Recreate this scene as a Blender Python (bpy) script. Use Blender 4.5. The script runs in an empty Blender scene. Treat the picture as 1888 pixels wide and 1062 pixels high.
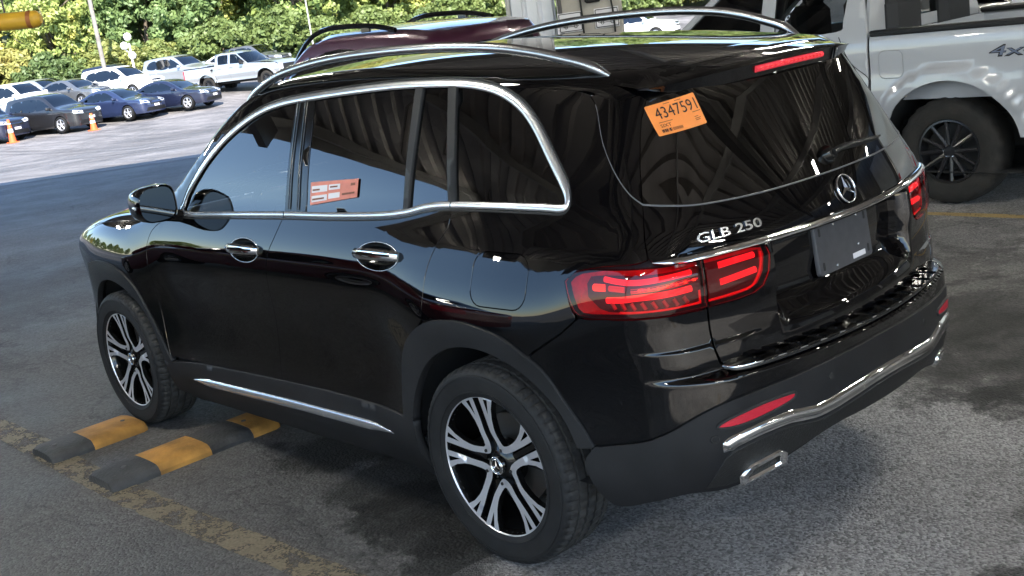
import bpy, math, random
import numpy as np
from mathutils import Vector, Matrix
from mathutils.geometry import delaunay_2d_cdt
R_ = math.radians
rnd = random.Random(7)
nrs = np.random.RandomState(11)
SC = bpy.context.scene
COL = SC.collection

# ------------------------------------------------------------------ camera, sky, sun, exposure
CAM = np.array([-2.7765, 3.1822, 1.8411]); YAW, PITCH, ROLL = -.7271, -.2385, -.1389
def _camrot():
    f = Vector((math.cos(PITCH)*math.cos(YAW), math.cos(PITCH)*math.sin(YAW), math.sin(PITCH)))
    rt = f.cross(Vector((0, 0, 1))).normalized(); up = rt.cross(f)
    c, s = math.cos(ROLL), math.sin(ROLL)
    r2 = c*rt+s*up; u2 = -s*rt+c*up
    return Matrix((r2, u2, -f)).transposed()
cam = bpy.data.cameras.new('camera'); camo = bpy.data.objects.new('camera', cam); COL.objects.link(camo)
camo.matrix_world = Matrix.Translation(Vector(CAM)) @ _camrot().to_4x4()
cam.sensor_width = 36; cam.lens = 36*2086.5/1888; cam.clip_start = .05; cam.clip_end = 2000
SC.camera = camo
SUN_AZ, SUN_EL = R_(150), R_(40)          # direction towards the sun
W = bpy.data.worlds.new('World'); SC.world = W; W.use_nodes = True
nt = W.node_tree; sky = nt.nodes.new('ShaderNodeTexSky'); sky.sky_type = 'NISHITA'; sky.sun_disc = False
sky.sun_elevation = SUN_EL; sky.sun_rotation = R_(90)-SUN_AZ; sky.air_density = 1.0; sky.dust_density = .25; sky.ozone_density = 3.0
bg = nt.nodes['Background']; bg.inputs['Strength'].default_value = .15
nt.links.new(sky.outputs[0], bg.inputs[0])
sl = bpy.data.lights.new('sun', 'SUN'); sl.energy = 5.0; sl.angle = R_(.5); sl.color = (1, .94, .84)
so = bpy.data.objects.new('sun', sl); COL.objects.link(so)
so.rotation_euler = Vector((-math.cos(SUN_EL)*math.cos(SUN_AZ), -math.cos(SUN_EL)*math.sin(SUN_AZ), -math.sin(SUN_EL))).to_track_quat('-Z', 'Y').to_euler()
vs = SC.view_settings; vs.view_transform = 'Standard'; vs.look = 'None'; vs.exposure = 1.85; vs.gamma = 1; vs.use_curve_mapping = False
SC.render.engine = 'CYCLES'
SC.cycles.max_bounces = 8; SC.cycles.transparent_max_bounces = 16; SC.cycles.sample_clamp_indirect = 6; SC.cycles.caustics_reflective = False; SC.cycles.caustics_refractive = False

# ------------------------------------------------------------------ materials
def _nt(name):
    m = bpy.data.materials.new(name); m.use_nodes = True
    return m, m.node_tree, m.node_tree.nodes['Principled BSDF']
def mat(name, col, rough=.5, metal=0., coat=0., ior=1.5, emis=None, es=0., bump=None, vary=None, spec=.5, rvar=0.):
    """bump=(scale,dist)  vary=(scale,amount) brightness variation"""
    m, t, b = _nt(name); N = t.nodes; Lk = t.links
    b.inputs['Base Color'].default_value = (*col, 1); b.inputs['Roughness'].default_value = rough; b.inputs['Metallic'].default_value = metal
    b.inputs['Coat Weight'].default_value = coat; b.inputs['Coat Roughness'].default_value = .015; b.inputs['IOR'].default_value = ior
    b.inputs['Specular IOR Level'].default_value = spec
    if coat: b.inputs['Coat IOR'].default_value = 1.56
    if emis: b.inputs['Emission Color'].default_value = (*emis, 1); b.inputs['Emission Strength'].default_value = es
    if bump or vary or rvar:
        tc = N.new('ShaderNodeTexCoord')
    if bump:
        n = N.new('ShaderNodeTexNoise'); n.inputs['Scale'].default_value = bump[0]; n.inputs['Detail'].default_value = 3
        Lk.new(tc.outputs['Object'], n.inputs['Vector'])
        bp = N.new('ShaderNodeBump'); bp.inputs['Distance'].default_value = bump[1]; bp.inputs['Strength'].default_value = .8
        Lk.new(n.outputs['Fac'], bp.inputs['Height']); Lk.new(bp.outputs[0], b.inputs['Normal'])
    if vary or rvar:
        n = N.new('ShaderNodeTexNoise'); n.inputs['Scale'].default_value = vary[0] if vary else 12; n.inputs['Detail'].default_value = 5
        Lk.new(tc.outputs['Object'], n.inputs['Vector'])
        if vary:
            mr = N.new('ShaderNodeMapRange'); mr.inputs[1].default_value = .3; mr.inputs[2].default_value = .7
            mr.inputs[3].default_value = 1-vary[1]; mr.inputs[4].default_value = 1+vary[1]
            Lk.new(n.outputs['Fac'], mr.inputs[0])
            mx = N.new('ShaderNodeVectorMath'); mx.operation = 'SCALE'; mx.inputs[0].default_value = col
            Lk.new(mr.outputs[0], mx.inputs['Scale']); Lk.new(mx.outputs[0], b.inputs['Base Color'])
        if rvar:
            mr = N.new('ShaderNodeMapRange'); mr.inputs[1].default_value = .3; mr.inputs[2].default_value = .7
            mr.inputs[3].default_value = max(0, rough-rvar); mr.inputs[4].default_value = rough+rvar
            Lk.new(n.outputs['Fac'], mr.inputs[0]); Lk.new(mr.outputs[0], b.inputs['Roughness'])
    return m
def glassmat(name, tint, ior=1.6, rough=0., bump=None):
    m = bpy.data.materials.new(name); m.use_nodes = True; t = m.node_tree; N = t.nodes; N.clear()
    o = N.new('ShaderNodeOutputMaterial'); mx = N.new('ShaderNodeMixShader'); tr = N.new('ShaderNodeBsdfTransparent'); gl = N.new('ShaderNodeBsdfGlossy')
    fr = N.new('ShaderNodeFresnel'); fr.inputs[0].default_value = ior; tr.inputs[0].default_value = (*tint, 1); gl.inputs['Roughness'].default_value = rough
    t.links.new(fr.outputs[0], mx.inputs[0]); t.links.new(tr.outputs[0], mx.inputs[1]); t.links.new(gl.outputs[0], mx.inputs[2]); t.links.new(mx.outputs[0], o.inputs[0])
    return m
M = {}
M['paint'] = mat('black paint', (.0008, .0008, .0012), .5, coat=1.0, ior=1.5, spec=0.)
M['gblack'] = mat('gloss black trim', (.004, .004, .004), .12, ior=1.5)
M['glass'] = glassmat('clear side glass', (.62, .67, .70), 2.15)
M['pglass'] = glassmat('privacy glass', (.03, .034, .036), 2.1)
M['chrome'] = mat('chrome', (.78, .79, .80), .07, 1.0)
M['satin'] = mat('satin aluminium', (.72, .73, .75), .26, .9)
M['alloy'] = mat('machined alloy', (.66, .66, .70), .36, .75, rvar=.05)
M['plastic'] = mat('matte black plastic', (.0085, .0085, .0095), .52, bump=(900, .0006), vary=(6, .3), spec=.28)
M['dplastic'] = mat('deep black plastic', (.008, .008, .008), .7)
M['textured'] = mat('wrinkled black plastic', (.010, .010, .010), .40, bump=(220, .004), spec=.35)
M['rubber'] = mat('tyre rubber', (.0075, .0075, .008), .66, vary=(14, .4), bump=(400, .0008), spec=.3)
M['liner'] = mat('wheel well felt', (.006, .006, .006), .95)
M['redlens'] = glassmat('red lamp lens', (.95, .10, .13), 1.5)
M['reddark'] = mat('lamp housing red', (.40, .015, .04), .3, vary=(40, .3), emis=(1, .02, .06), es=.028)
M['smoke'] = mat('lamp housing dark', (.03, .006, .008), .3, emis=(1, .02, .06), es=.004)
M['led'] = mat('lit red light guide', (.5, .02, .02), .3, emis=(1, .10, .12), es=.40)
M['ledhot'] = mat('lit amber LED', (.6, .1, .02), .3, emis=(1, .22, .05), es=.6)
M['reflector'] = mat('red reflector', (.50, .012, .03), .16, bump=(300, .002))
M['sticker'] = mat('orange sticker paper', (.90, .27, .055), .55, vary=(20, .05))
M['salmon'] = mat('salmon notice paper', (.56, .17, .11), .5, vary=(25, .12))
M['paper'] = mat('white paper', (.62, .60, .62), .6)
M['ink'] = mat('black ink', (.01, .008, .008), .6)
M['inkbrown'] = mat('faded brown ink', (.16, .05, .02), .6)
M['mirrorglass'] = mat('mirror glass', (.10, .11, .115), .02, 1.0)
M['cabin'] = mat('cabin dark fabric', (.018, .018, .020), .8, bump=(300, .001))
M['cabinlight'] = mat('cabin headliner', (.18, .17, .16), .85)

# ------------------------------------------------------------------ mesh helpers
def tag(o, label=None, cat=None, group=None, kind=None):
    if label: o['label'] = label
    if cat: o['category'] = cat
    if group: o['group'] = group
    if kind: o['kind'] = kind
    return o
def empty(name, loc=(0, 0, 0), rz=0., label=None, cat=None, group=None, kind=None):
    o = bpy.data.objects.new(name, None); COL.objects.link(o); o.location = loc; o.rotation_euler = (0, 0, rz); o.empty_display_size = .2
    return tag(o, label, cat, group, kind)
def link(name, me, parent=None, m=None):
    o = bpy.data.objects.new(name, me); COL.objects.link(o)
    if m is not None and not me.materials: me.materials.append(m)
    if parent is not None: o.parent = parent
    return o
def mk(name, V, Fc, m=None, parent=None, normals=None, sharp=35, flat=False):
    me = bpy.data.meshes.new(name)
    V = np.asarray(V, float); me.from_pydata([tuple(v) for v in V], [], [tuple(int(i) for i in f) for f in Fc])
    if m is not None: me.materials.append(m)
    if not flat:
        me.polygons.foreach_set('use_smooth', np.ones(len(me.polygons), bool))
        if normals is not None:
            me.normals_split_custom_set([tuple(n) for n in normals])
        elif sharp: me.set_sharp_from_angle(angle=R_(sharp))
    me.update()
    return link(name, me, parent)
def merge(*parts):
    V = []; Fc = []
    for v, f in parts:
        k = len(V); V += [tuple(q) for q in v]; Fc += [tuple(i+k for i in q) for q in f]
    return V, Fc
def xf(vf, loc=(0, 0, 0), rz=0., sc=1., mat4=None):
    V, Fc = vf; V = np.asarray(V, float)*sc
    if mat4 is not None:
        A = np.array(mat4); V = V@A[:3, :3].T+A[:3, 3]
    else:
        c, s = math.cos(rz), math.sin(rz); V = np.stack([V[:, 0]*c-V[:, 1]*s, V[:, 0]*s+V[:, 1]*c, V[:, 2]], -1)+np.array(loc)
    return V, Fc
def box(c, s, bev=0.):
    cx, cy, cz = c; a, b, h = s[0]/2, s[1]/2, s[2]/2
    if bev <= 0:
        V = [(cx+i*a, cy+j*b, cz+k*h) for i in (-1, 1) for j in (-1, 1) for k in (-1, 1)]
        return V, [(0, 1, 3, 2), (4, 6, 7, 5), (0, 4, 5, 1), (2, 3, 7, 6), (0, 2, 6, 4), (1, 5, 7, 3)]
    # chamfered in all three axes
    V = []; idx = {}
    for i in (-1, 1):
        for j in (-1, 1):
            for k in (-1, 1):
                for ax in range(3):
                    q = [a, b, h]; 
                    for w in range(3):
                        if w != ax: q[w] -= bev
                    idx[(i, j, k, ax)] = len(V); V.append((cx+i*q[0], cy+j*q[1], cz+k*q[2]))
    Fc = []
    for ax in range(3):
        o = [w for w in range(3) if w != ax]
        for s_ in (-1, 1):
            f = []
            for (p, q) in ((-1, -1), (1, -1), (1, 1), (-1, 1)):
                t = [0, 0, 0]; t[ax] = s_; t[o[0]] = p; t[o[1]] = q; f.append(idx[(*t, ax)])
            flip = (s_ > 0) ^ (ax == 1)
            Fc.append(tuple(f) if flip else tuple(f[::-1]))
    for ax in range(3):       # edges along ax
        o = [w for w in range(3) if w != ax]
        for p in (-1, 1):
            for q in (-1, 1):
                t0 = [0, 0, 0]; t0[o[0]] = p; t0[o[1]] = q; t1 = list(t0); t0[ax] = -1; t1[ax] = 1
                f = (idx[(*t0, o[0])], idx[(*t1, o[0])], idx[(*t1, o[1])], idx[(*t0, o[1])])
                n = np.cross(np.array(V[f[1]])-V[f[0]], np.array(V[f[2]])-V[f[0]]); ctr = np.mean([V[w] for w in f], 0)-np.array(c)
                Fc.append(f if n@ctr > 0 else f[::-1])
    for i in (-1, 1):
        for j in (-1, 1):
            for k in (-1, 1):
                f = tuple(idx[(i, j, k, ax)] for ax in range(3)); n = np.cross(np.array(V[f[1]])-V[f[0]], np.array(V[f[2]])-V[f[0]])
                Fc.append(f if n@np.array([i, j, k]) > 0 else f[::-1])
    return V, Fc
def tube(path, r, n=8, cap=True, flat=1., closed=False):
    P = np.asarray(path, float); m = len(P); r = np.broadcast_to(np.asarray(r, float), (m,))
    T = np.gradient(P, axis=0) if not closed else np.roll(P, -1, 0)-np.roll(P, 1, 0)
    T /= np.linalg.norm(T, axis=1, keepdims=True)+1e-12
    ref = np.array([0, 0, 1.]) if abs(T[:, 2]).mean() < .8 else np.array([1., 0, 0])
    V = []
    for i in range(m):
        a = np.cross(T[i], ref); a /= np.linalg.norm(a)+1e-12; b = np.cross(a, T[i])
        for k in range(n):
            t = 2*math.pi*k/n; V.append(P[i]+r[i]*(math.cos(t)*a+flat*math.sin(t)*b))
    Fc = []
    for i in range(m if closed else m-1):
        j = (i+1) % m
        for k in range(n):
            k2 = (k+1) % n; Fc.append((i*n+k, i*n+k2, j*n+k2, j*n+k))
    if cap and not closed: Fc += [tuple(range(n))[::-1], tuple((m-1)*n+k for k in range(n))]
    return V, Fc
def lathe(prof, n=48, axis='y', close=False):
    """prof: (r, a) pairs, revolved about axis"""
    V = []; m = len(prof)
    for k in range(n):
        t = 2*math.pi*k/n; c, s = math.cos(t), math.sin(t)
        for r, a in prof:
            V.append((r*c, a, r*s) if axis == 'y' else (r*c, r*s, a))
    Fc = []
    for k in range(n):
        k2 = (k+1) % n
        for i in range(m if close else m-1):
            j = (i+1) % m
            f = (k*m+i, k*m+j, k2*m+j, k2*m+i)
            Fc.append(f if axis == 'y' else f[::-1])
    return V, Fc
def inpoly(px, py, poly):
    poly = np.asarray(poly); x0, y0 = poly[:, 0], poly[:, 1]; x1, y1 = np.roll(x0, -1), np.roll(y0, -1)
    ins = np.zeros(px.shape, bool)
    for a, b, c, d in zip(x0, y0, x1, y1):
        if b == d: continue
        k = ((b > py) != (d > py)) & (px < (c-a)*(py-b)/(d-b)+a); ins ^= k
    return ins
def edist(px, py, poly):
    poly = np.asarray(poly); d = np.full(px.shape, 1e9)
    for a, b in zip(poly, np.roll(poly, -1, 0)):
        ab = b-a; L = ab@ab+1e-12; t = np.clip(((px-a[0])*ab[0]+(py-a[1])*ab[1])/L, 0, 1)
        d = np.minimum(d, np.hypot(px-a[0]-t*ab[0], py-a[1]-t*ab[1]))
    return d
def resample(poly, step, closed=True):
    poly = [np.array(q, float) for q in poly]; out = []
    n = len(poly)
    for i in range(n if closed else n-1):
        a, b = poly[i], poly[(i+1) % n]; k = max(1, int(math.ceil(np.linalg.norm(b-a)/step)))
        for j in range(k): out.append(a+(b-a)*j/k)
    if not closed: out.append(poly[-1])
    return np.array(out)
def smoothc(pts, n=6, closed=False):
    """Catmull-Rom through the points"""
    P = [np.array(q, float) for q in pts]; m = len(P); out = []
    for i in range(m if closed else m-1):
        p0 = P[(i-1) % m] if closed or i > 0 else 2*P[0]-P[1]; p1 = P[i]; p2 = P[(i+1) % m]
        p3 = P[(i+2) % m] if closed or i+2 < m else 2*P[-1]-P[-2]
        for k in range(n):
            t = k/n; out.append(.5*((2*p1)+(-p0+p2)*t+(2*p0-5*p1+4*p2-p3)*t*t+(-p0+3*p1-3*p2+p3)*t**3))
    if not closed: out.append(P[-1])
    return np.array(out)
def cdt(poly, holes=(), step=.04, gx=None, gy=None):
    """2-D constrained triangulation: returns pts, tris, boundary loops (index lists)"""
    loops = [np.asarray(poly)]+[np.asarray(h) for h in holes]
    pts = np.concatenate(loops); edges = []; k = 0; idx = []
    for l in loops:
        n = len(l); edges += [(k+i, k+(i+1) % n) for i in range(n)]; idx.append(list(range(k, k+n))); k += n
    lo, hi = loops[0].min(0), loops[0].max(0)
    X = np.arange(lo[0]+step*.5, hi[0], step) if gx is None else np.asarray(gx); Y = np.arange(lo[1]+step*.5, hi[1], step) if gy is None else np.asarray(gy)
    if len(X) and len(Y):
        xx, yy = np.meshgrid(X, Y); xx = xx.ravel(); yy = yy.ravel()
        k_ = inpoly(xx, yy, loops[0])
        for h in loops[1:]: k_ &= ~inpoly(xx, yy, h)
        xx, yy = xx[k_], yy[k_]
        for l in loops:
            if len(xx):
                k_ = edist(xx, yy, l) > .35*step*(1 if gy is None else .4); xx, yy = xx[k_], yy[k_]
        pts = np.concatenate([pts, np.stack([xx, yy], -1)]) if len(xx) else pts
    res = delaunay_2d_cdt([Vector((float(a), float(b))) for a, b in pts], edges, [], 0, 1e-7)
    P = np.array([tuple(v) for v in res[0]]); T = np.array([t for t in res[2] if len(t) == 3], int).reshape(-1, 3)
    orig = res[3]; mp = {}
    for i, o in enumerate(orig):
        for q in o: mp[q] = i
    c = P[T].mean(1); k_ = inpoly(c[:, 0], c[:, 1], loops[0])
    for h in loops[1:]: k_ &= ~inpoly(c[:, 0], c[:, 1], h)
    T = T[k_]
    e1 = P[T[:, 1]]-P[T[:, 0]]; e2 = P[T[:, 2]]-P[T[:, 0]]; T = np.where((e1[:, 0]*e2[:, 1]-e1[:, 1]*e2[:, 0] < 0)[:, None], T[:, ::-1], T)
    loopi = [[mp[i] for i in l] for l in idx]
    return P, T, loopi
# ------------------------------------------------------------------ panels lying on a curved surface
def panel(name, poly, surf, m, parent, off=0., holes=(), step=.045, rim=.012, estep=.03, mirror=False, both=False, gy=None, rn=.8, rimmat=None):
    """poly in chart coordinates; surf(u,v) -> (points, normals).  The edge is turned inwards by rim."""
    poly = resample(poly, estep); holes = [resample(h, estep) for h in holes]
    P, T, loops = cdt(poly, holes, step, gy=gy)
    X, Nn = surf(P[:, 0], P[:, 1])
    o_ = np.full(len(P), off)
    X = X+Nn*o_[:, None]
    # orientation from the normals
    a = np.cross(X[T[:, 1]]-X[T[:, 0]], X[T[:, 2]]-X[T[:, 0]]); s = np.einsum('ij,ij->i', a, Nn[T].mean(1)).sum()
    if s < 0: T = T[:, ::-1]
    nt0 = len(T); V = [tuple(v) for v in X]; Fc = [tuple(t) for t in T]; LN = [Nn[i] for t in T for i in t]
    if rim:
        c2 = P[T[:, 0]]
        for li, l in enumerate(loops):
            n = len(l); k = len(V); L = X[l]; tang = np.roll(L, -1, 0)-np.roll(L, 1, 0)
            lat = np.cross(tang, Nn[l]); lat /= np.linalg.norm(lat, axis=1, keepdims=True)+1e-12
            # lateral must point away from the sheet
            pa = np.asarray(loops[0]); ctr = L+lat*.004
            q2 = P[l]; ar = .5*np.sum(q2[:, 0]*np.roll(q2[:, 1], -1)-np.roll(q2[:, 0], -1)*q2[:, 1])
            sg = 1. if (ar > 0) == (s > 0) else -1.
            if li > 0: sg = -sg
            lat = lat*sg
            for j in range(n): V.append(tuple(X[l[j]]-Nn[l[j]]*rim+lat[j]*min(.0015, rim*.2)))
            for j in range(n):
                j2 = (j+1) % n; f = (l[j], l[j2], k+j2, k+j)
                fn = np.cross(np.array(V[f[1]])-V[f[0]], np.array(V[f[2]])-V[f[0]])
                nn = {l[j]: Nn[l[j]]*rn+lat[j], l[j2]: Nn[l[j2]]*rn+lat[j2], k+j: lat[j], k+j2: lat[j2]}
                if fn@lat[j] < 0: f = f[::-1]
                Fc.append(f); LN += [nn[i]/(np.linalg.norm(nn[i])+1e-9) for i in f]
    out = []
    if not mirror or both:
        out.append(mk(name, V, Fc, m, parent, normals=LN))
        if rimmat is not None:
            me = out[0].data; me.materials.append(rimmat); mi = np.zeros(len(Fc), np.int32); mi[nt0:] = 1; me.polygons.foreach_set('material_index', mi)
    if mirror or both:
        V2 = [(a, -b, c) for a, b, c in V]; F2 = []; N2 = []; k = 0
        for f in Fc:
            nl = LN[k:k+len(f)]; k += len(f)
            F2.append(tuple(f[::-1])); N2 += [np.array([q[0], -q[1], q[2]]) for q in nl[::-1]]
        p2 = parent
        if both is not True and both: p2 = both
        out.append(mk(name, V2, F2, m, p2, normals=N2))
    return out if len(out) > 1 else out[0]
def ribbon(name, line, surf, w, h, m, parent, closed=False, base=0., both=False, nseg=6, taper=None):
    """raised trim of width w (in chart units) and height h following a chart polyline"""
    Ln = np.asarray(line, float); n = len(Ln)
    T = (np.roll(Ln, -1, 0)-np.roll(Ln, 1, 0)) if closed else np.gradient(Ln, axis=0)
    T /= np.linalg.norm(T, axis=1, keepdims=True)+1e-12; Nm = np.stack([-T[:, 1], T[:, 0]], -1)
    w = np.broadcast_to(np.asarray(w, float), (n,)); V = []; m_ = nseg+1
    tp = np.ones(n) if taper is None else np.asarray(taper)
    rows = []
    for k in range(m_):
        a = math.pi*k/nseg; q = Ln+Nm*(w*.5*math.cos(a)*tp)[:, None]
        X, Nn = surf(q[:, 0], q[:, 1]); rows.append(X+Nn*(base+h*math.sin(a)*tp)[:, None])
    A = np.stack(rows, 1); V = A.reshape(-1, 3); Fc = []
    for i in range(n if closed else n-1):
        j = (i+1) % n
        for k in range(m_-1): Fc.append((i*m_+k, i*m_+k+1, j*m_+k+1, j*m_+k))
    X, Nn = surf(Ln[:1, 0], Ln[:1, 1]); mid = m_//2
    f = Fc[mid-1]; fn = np.cross(V[f[1]]-V[f[0]], V[f[2]]-V[f[0]])
    if fn@Nn[0] < 0: Fc = [g[::-1] for g in Fc]
    if not closed:
        Fc += [tuple(range(m_)), tuple((n-1)*m_+k for k in range(m_))[::-1]]
    o = mk(name, V, Fc, m, parent, sharp=50)
    if both:
        V2 = V*np.array([1, -1, 1]); return o, mk(name, V2, [g[::-1] for g in Fc], m, parent if both is True else both, sharp=50)
    return o
def flatsurf(o, eu, ev):
    o, eu, ev = np.array(o, float), np.array(eu, float), np.array(ev, float); n = np.cross(eu, ev); n /= np.linalg.norm(n)
    def f(u, v):
        u = np.asarray(u, float); v = np.asarray(v, float)
        return o+u[..., None]*eu+v[..., None]*ev, np.broadcast_to(n, u.shape+(3,)).copy()
    return f
def prism(name, poly, o, eu, ev, th, m, parent, holes=(), step=10, estep=10, both=False):
    """flat plate with thickness (rim all round)"""
    return panel(name, poly, flatsurf(o, eu, ev), m, parent, holes=holes, step=step, rim=th, estep=estep, both=both)
_txt = {}
def textpoly(s, size=1., bold=0.):
    cu = bpy.data.curves.new('t', 'FONT'); cu.body = s; cu.size = size; cu.offset = bold; cu.resolution_u = 3
    ob = bpy.data.objects.new('t', cu); COL.objects.link(ob); dg = bpy.context.evaluated_depsgraph_get()
    me = bpy.data.meshes.new_from_object(ob.evaluated_get(dg)); V = np.array([tuple(v.co) for v in me.vertices]); Fc = [tuple(p.vertices) for p in me.polygons]
    bpy.data.objects.remove(ob); bpy.data.curves.remove(cu); bpy.data.meshes.remove(me)
    V[:, 0] -= V[:, 0].min(); V[:, 1] -= V[:, 1].min()
    return V, Fc
def lettering(name, s, surf, org, du, dv, wid, hei, off, m, parent, depth=0., bold=0., shear=0.):
    """text fitted to wid x hei, mapped on a chart; du, dv are chart directions of reading / up"""
    V, Fc = textpoly(s, 1., bold); V[:, 0] *= wid/V[:, 0].max(); V[:, 1] *= hei/V[:, 1].max(); V[:, 0] += shear*V[:, 1]
    du = np.array(du, float); dv = np.array(dv, float); q = np.array(org)+V[:, :1]*du+V[:, 1:2]*dv
    X, Nn = surf(q[:, 0], q[:, 1]); X = X+Nn*off
    f = Fc[0]; fn = np.cross(X[f[1]]-X[f[0]], X[f[2]]-X[f[0]])
    if fn@Nn[f[0]] < 0: Fc = [g[::-1] for g in Fc]
    V3 = [tuple(v) for v in X]; F3 = list(Fc)
    if depth:
        k = len(V3); V3 += [tuple(v) for v in X-Nn*depth]; cnt = {}
        for g in Fc:
            for i in range(len(g)): cnt[(g[i], g[(i+1) % len(g)])] = 1
        for (a, b) in list(cnt):
            if (b, a) not in cnt: F3.append((b, a, k+a, k+b))
    return mk(name, V3, F3, m, parent, flat=True)
def rrect(cx, cy, w, h, r, n=5):
    P = []
    for sx, sy, a0 in ((1, 1, 0), (-1, 1, 90), (-1, -1, 180), (1, -1, 270)):
        for k in range(n+1):
            a = R_(a0+90*k/n); P.append((cx+sx*(w/2-r)+r*math.cos(a), cy+sy*(h/2-r)+r*math.sin(a)))
    return P
def ell(cx, cy, a, b, n=32, ph=0.):
    return [(cx+a*math.cos(2*math.pi*k/n+ph), cy+b*math.sin(2*math.pi*k/n+ph)) for k in range(n)]
# ------------------------------------------------------------------ small maths
def ss(x, a, b):
    t = np.clip((np.asarray(x, float)-a)/(b-a), 0, 1); return t*t*t*(t*(6*t-15)+10)
# ------------------------------------------------------------------ ground
E1 = np.array([math.cos(R_(48)), math.sin(R_(48))]); E2 = np.array([math.cos(R_(-42)), math.sin(R_(-42))])   # canopy axes: along the front edge / forwards
SD = np.array([math.cos(R_(-27)), math.sin(R_(-27))])
def gz(x, y):
    s = (np.asarray(x, float)-CAM[0])*SD[0]+(np.asarray(y, float)-CAM[1])*SD[1]
    return -.75*ss(s, 16, 46)+1.0*ss(s, 51, 68)
def asphalt(name, base, tint, stains_shade, agg=1., streak=0., vsc=80):
    m, t, b = _nt(name); N = t.nodes; Lk = t.links
    tc = N.new('ShaderNodeTexCoord'); P = tc.outputs['Object']
    def noise(sc, det=4, rough=.6):
        n = N.new('ShaderNodeTexNoise'); n.inputs['Scale'].default_value = sc; n.inputs['Detail'].default_value = det; n.inputs['Roughness'].default_value = rough; Lk.new(P, n.inputs['Vector']); return n.outputs['Fac']
    def mr(v, a, b_, c, d):
        n = N.new('ShaderNodeMapRange'); Lk.new(v, n.inputs[0])
        for i, q in enumerate((a, b_, c, d)): n.inputs[i+1].default_value = q
        return n.outputs[0]
    def mul(a, c):
        n = N.new('ShaderNodeMath'); n.operation = 'MULTIPLY'; Lk.new(a, n.inputs[0])
        if isinstance(c, float): n.inputs[1].default_value = c
        else: Lk.new(c, n.inputs[1])
        return n.outputs[0]
    vo = N.new('ShaderNodeTexVoronoi'); vo.inputs['Scale'].default_value = vsc; Lk.new(P, vo.inputs['Vector'])
    sx = N.new('ShaderNodeSeparateColor'); Lk.new(vo.outputs['Color'], sx.inputs[0])
    peb = mr(sx.outputs[0], 0, 1, 1-.62*agg, 1+.75*agg)
    fine = mr(noise(330, 3), .3, .7, .72, 1.28)
    big = mr(noise(.55, 6, .65), .32, .68, .62, 1.28)
    mid = mr(noise(3.2, 6, .7), .3, .7, .82, 1.15)
    v = mul(mul(peb, fine), mul(big, mid))
    if streak:
        mp = N.new('ShaderNodeMapping'); mp.inputs['Rotation'].default_value = (0, 0, R_(-52)); mp.inputs['Scale'].default_value = (.06, 1.1, 1); Lk.new(P, mp.inputs[0])
        ns = N.new('ShaderNodeTexNoise'); ns.inputs['Scale'].default_value = 1.6; ns.inputs['Detail'].default_value = 7; ns.inputs['Roughness'].default_value = .7; Lk.new(mp.outputs[0], ns.inputs['Vector'])
        v = mul(v, mr(ns.outputs['Fac'], .36, .52, 1-streak, 1.06))
    # individual oil / damp patches and painted car shadow, with ragged outlines
    nn = noise(4.5, 6, .7); n2 = noise(1.2, 3)
    for (x, y, r, d) in stains_shade:
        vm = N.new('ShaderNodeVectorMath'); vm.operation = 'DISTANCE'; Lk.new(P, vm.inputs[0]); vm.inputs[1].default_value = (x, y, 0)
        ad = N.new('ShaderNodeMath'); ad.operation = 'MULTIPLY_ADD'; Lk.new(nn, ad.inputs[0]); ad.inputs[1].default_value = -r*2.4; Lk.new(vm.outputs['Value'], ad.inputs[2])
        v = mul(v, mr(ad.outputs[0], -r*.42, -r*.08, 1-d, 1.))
    # cracks
    vc = N.new('ShaderNodeTexVoronoi'); vc.feature = 'DISTANCE_TO_EDGE'; vc.inputs['Scale'].default_value = .35
    wp = N.new('ShaderNodeVectorMath'); wp.operation = 'MULTIPLY_ADD'; ncol = N.new('ShaderNodeTexNoise'); ncol.inputs['Scale'].default_value = 1.6; ncol.inputs['Detail'].default_value = 6; Lk.new(P, ncol.inputs['Vector'])
    Lk.new(ncol.outputs['Color'], wp.inputs[0]); wp.inputs[1].default_value = (1.6, 1.6, 0); Lk.new(P, wp.inputs[2]); Lk.new(wp.outputs[0], vc.inputs['Vector'])
    v = mul(v, mr(vc.outputs['Distance'], .0, .006, .55, 1.))
    sc = N.new('ShaderNodeVectorMath'); sc.operation = 'SCALE'; sc.inputs[0].default_value = [base*q for q in tint]; Lk.new(v, sc.inputs['Scale']); Lk.new(sc.outputs[0], b.inputs['Base Color'])
    h = mul(vo.outputs['Distance'], -1.0)
    bp = N.new('ShaderNodeBump'); bp.inputs['Distance'].default_value = .006*agg; bp.inputs['Strength'].default_value = .9; Lk.new(h, bp.inputs['Height'])
    b2 = N.new('ShaderNodeBump'); b2.inputs['Distance'].default_value = .012; b2.inputs['Strength'].default_value = .5; Lk.new(mid, b2.inputs['Height']); Lk.new(bp.outputs[0], b2.inputs['Normal'])
    Lk.new(b2.outputs[0], b.inputs['Normal'])
    Lk.new(mr(noise(1.1, 4), .3, .7, .5, .85), b.inputs['Roughness']); b.inputs['Specular IOR Level'].default_value = .35
    return m
STAINS_SHADE = [(.42, .86, .26, .7), (.95, .68, .30, .7), (-.45, 1.5, .34, .6), (.66, .76, .28, .7), (1.5, .6, .30, .7), (.20, .98, .20, .7), (-.6, 2.6, .5, .45), (.1, 2.55, .4, .5), (1.5, 2.45, .3, .5), (-1.9, -.6, .7, .5), (-1.45, .25, .16, .6), (-1.55, -.1, .14, .6), (-1.25, -1.9, .8, .4), (-.2, -2.9, 1.0, .5), (.9, -3.6, .9, .4), (-2.3, .9, .5, .4), (-.95, 1.75, .35, .5), (-1.35, 1.2, .4, .45), (5.5, 1.8, 1.1, .45), (7.5, .2, 1.6, .4), (4.6, -.6, .9, .4), (-.9, -5.2, .9, .5)]  # oil and damp; patches beside the car also paint its shadow into the asphalt
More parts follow.
